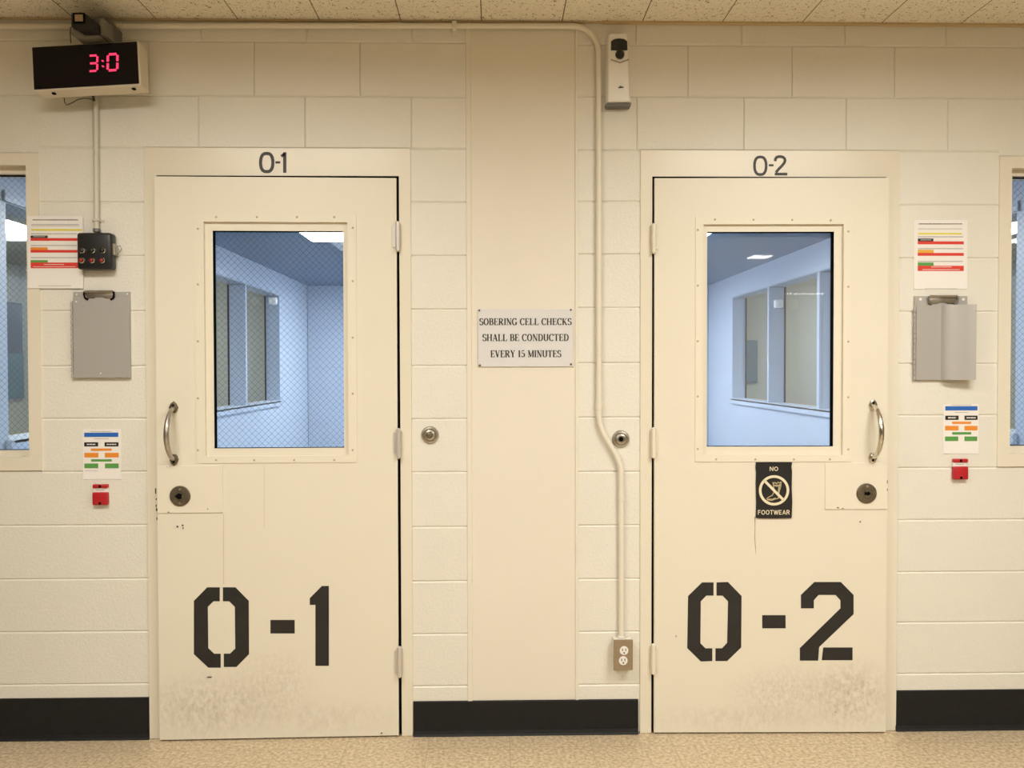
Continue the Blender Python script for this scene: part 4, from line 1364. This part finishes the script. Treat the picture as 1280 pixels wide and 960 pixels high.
pv = -.014
root = thing('conduit', 'thin grey conduit running from the clock down to the black control box', 'conduit', W(120.5, 292, pv))
bm = NB(); tube(bm, [W(119.4, 60, pv), W(119.8, 120, pv), W(120.3, 200, pv), Vector((W(120.8, 289, pv).x, pv, W(120.8, 289.4, pv).z))], .0098, 14)
finish('pipe', bm, M_CONDUIT2, root, 60)
c = W(121, 275.5, pv)
bm = NB()
box(bm, c.x-.024, c.x+.024, -.003, -.0006, c.z-.005, c.z+.005, 0, .001)
box(bm, c.x-.0115, c.x+.0115, -.026, -.001, c.z-.005, c.z+.005, 0, .003)
finish('strap', bm, M_CONDUIT2, root)
c = W(121, 288, pv)
bm = NB(); tube(bm, [c+Vector((0, 0, .006)), c-Vector((0, 0, .006))], .014, 8)
finish('coupling', bm, M_GREY, root)

# ------------------------------------------------------------------ LED wall clock
Yc = -.150
pc_ = W((41+168+46.5+172)/4, (59+53+105+110)/4, Yc)
root = thing('wall_clock', 'white boxed digital clock with red digits, hung below the ceiling', 'clock', pc_, local=True)
root.rotation_mode = 'XYZ'
root.rotation_euler = (math.radians(-3), math.radians(-3.6), math.radians(0))
CW, CHh, CDp = .371, .152, .075
bm = NB(); box(bm, -CW/2-.006, CW/2+.006, .003, CDp, -CHh/2-.006, CHh/2+.004, 0, .004)
finish('case', bm, mat('clock_case', (.70, .62, .50), .4), root)
bm = NB(); box(bm, -CW/2, CW/2, -.001, .004, -CHh/2, CHh/2, 0, .001)
fc = finish('face', bm, mat('clock_face', (.005, .002, .003), .25, spec=.2), root)
def CL(u, v): return -CW/2+u*CW, CHh/2-v*CHh
def seg_digit(bm, u, v, w_, h_, segs, th=.0072):
    cx, cz = CL(u, v)
    sh = .06
    X = lambda a, b: (cx+a*w_/2+sh*b*h_/2, cz+b*h_/2)
    S = {'a': (X(-.8, 1), X(.8, 1)), 'd': (X(-.8, -1), X(.8, -1)), 'g': (X(-.7, 0), X(.8, 0)),
         'f': (X(-1, .88), X(-1, .1)), 'b': (X(1, .88), X(1, .1)), 'e': (X(-1, -.1), X(-1, -.88)), 'c': (X(1, -.1), X(1, -.88))}
    for s in segs: ribbon(bm, list(S[s]), th, -.0018)
bm = NB(); seg_digit(bm, .575, .465, .030, .056, 'abcdg'); finish('digit', bm, M_LED, fc)
bm = NB(); seg_digit(bm, .762, .465, .034, .058, 'abcdef', .0085); finish('digit', bm, M_LED, fc)
bm = NB()
for v in (.42, .55):
    cx, cz = CL(.668, v)
    prism(bm, [(cx-.0045, cz+.0035), (cx+.0025, cz+.0025), (cx+.0045, cz-.0035), (cx-.0025, cz-.0025)], -.0018, -.0008)
finish('colon', bm, M_LED, fc)
for sx_ in (-.35, .42):
    bm = NB(); box(bm, CW*sx_-.006, CW*sx_+.006, .02, .034, -CHh/2-.011, -CHh/2-.005, 0, .002)
    finish('foot', bm, M_DARK, root)
# mounting bracket from the clock back to the wall
bm = NB(); box(bm, -.05, .05, CDp-.002, .146, -.02, .05, 0, .004)
finish('bracket', bm, M_GREY, root)
# loose cord under the clock (world coordinates brought into the clock's space)
Mi = (Matrix.Translation(pc_) @ root.rotation_euler.to_matrix().to_4x4()).inverted()
bm = NB()
cp = [(75, 113, -.10), (77, 119, -.09), (80.5, 123, -.08), (80.8, 128, -.07), (83.5, 131.5, -.06), (90, 128.5, -.05), (97, 124.6, -.045), (104, 122.9, -.04), (110, 123, -.035), (116.5, 124.5, -.03)]
tube(bm, [Mi @ W(*p) for p in cp], .0016, 8)
finish('cord', bm, M_BLACK, root, 60)
bm = NB(); tube(bm, [Mi @ W(114, 110, -.09), Mi @ W(116, 118, -.045), Mi @ W(117.5, 126, -.03)], .0045, 8)
finish('cord_plug', bm, M_BLACK, root, 60)

# ------------------------------------------------------------------ small black camera head above the clock
oc, sc_ = (20, 0), 7.111
root = thing('wall_camera', 'small black and grey camera box above the digital clock', 'camera', W(112, 50, -.03))
def KP(x, y, Y): v = W(oc[0]+x/sc_, oc[1]+y/sc_, Y); return v.x, v.z
bm = NB()
prism(bm, [KP(x, y, -.10) for x, y in ((700, 150), (800, 150), (835, 200), (835, 362), (600, 372), (560, 330), (560, 230))], -.10, -.002, 0, .005)
finish('junction_box', bm, M_GREY, root)
bm = NB()
prism(bm, [KP(x, y, -.17) for x, y in ((482, 250), (530, 252), (572, 298), (715, 292), (730, 268), (745, 160), (775, 160), (782, 300), (700, 330), (600, 345), (520, 330), (482, 300))], -.17, -.095, 0, .004)
finish('bracket', bm, mat('bracket_grey', (.24, .225, .19), .45, metal=.3), root)
bm = NB()
prism(bm, [KP(x, y, -.20) for x, y in ((486, 110), (600, 110), (640, 136), (715, 198), (718, 284), (572, 284), (540, 252), (486, 236))], -.20, -.10, 0, .006)
hd = finish('camera_head', bm, M_BLACK, root)
bm = NB()
q = [KP(x, y, -.203) for x, y in ((516, 196), (602, 196), (602, 122), (516, 122))]
x0, x1 = q[0][0], q[1][0]; z0, z1 = q[0][1], q[2][1]
ring(bm, (x0-.003, x1+.003, z0-.003, z1+.003), (x0+.002, x1-.002, z0+.002, z1-.002), -.204, -.199)
finish('window_rim', bm, M_DARK, hd)
bm = NB(); box(bm, x0+.001, x1-.001, -.2025, -.199, z0+.001, z1-.001)
finish('window', bm, mat('camera_window', (.42, .32, .19), .3), hd)
c = W(oc[0]+850/sc_, 228/sc_, -.03)
bm = NB(); tube(bm, [c+Vector((-.012, 0, 0)), c+Vector((-.006, 0, 0)), c+Vector((.008, 0, 0)), c+Vector((.014, 0, 0))], [.009, .013, .013, .008], 14)
finish('connector', bm, M_CHROME, root, 40)
bm = NB(); tube(bm, [W(oc[0]+486/sc_, 240/sc_, -.14), W(oc[0]+482/sc_, 300/sc_, -.13), W(oc[0]+488/sc_, 385/sc_, -.12)], .0018, 8)
finish('cord', bm, M_BLACK, root, 60)
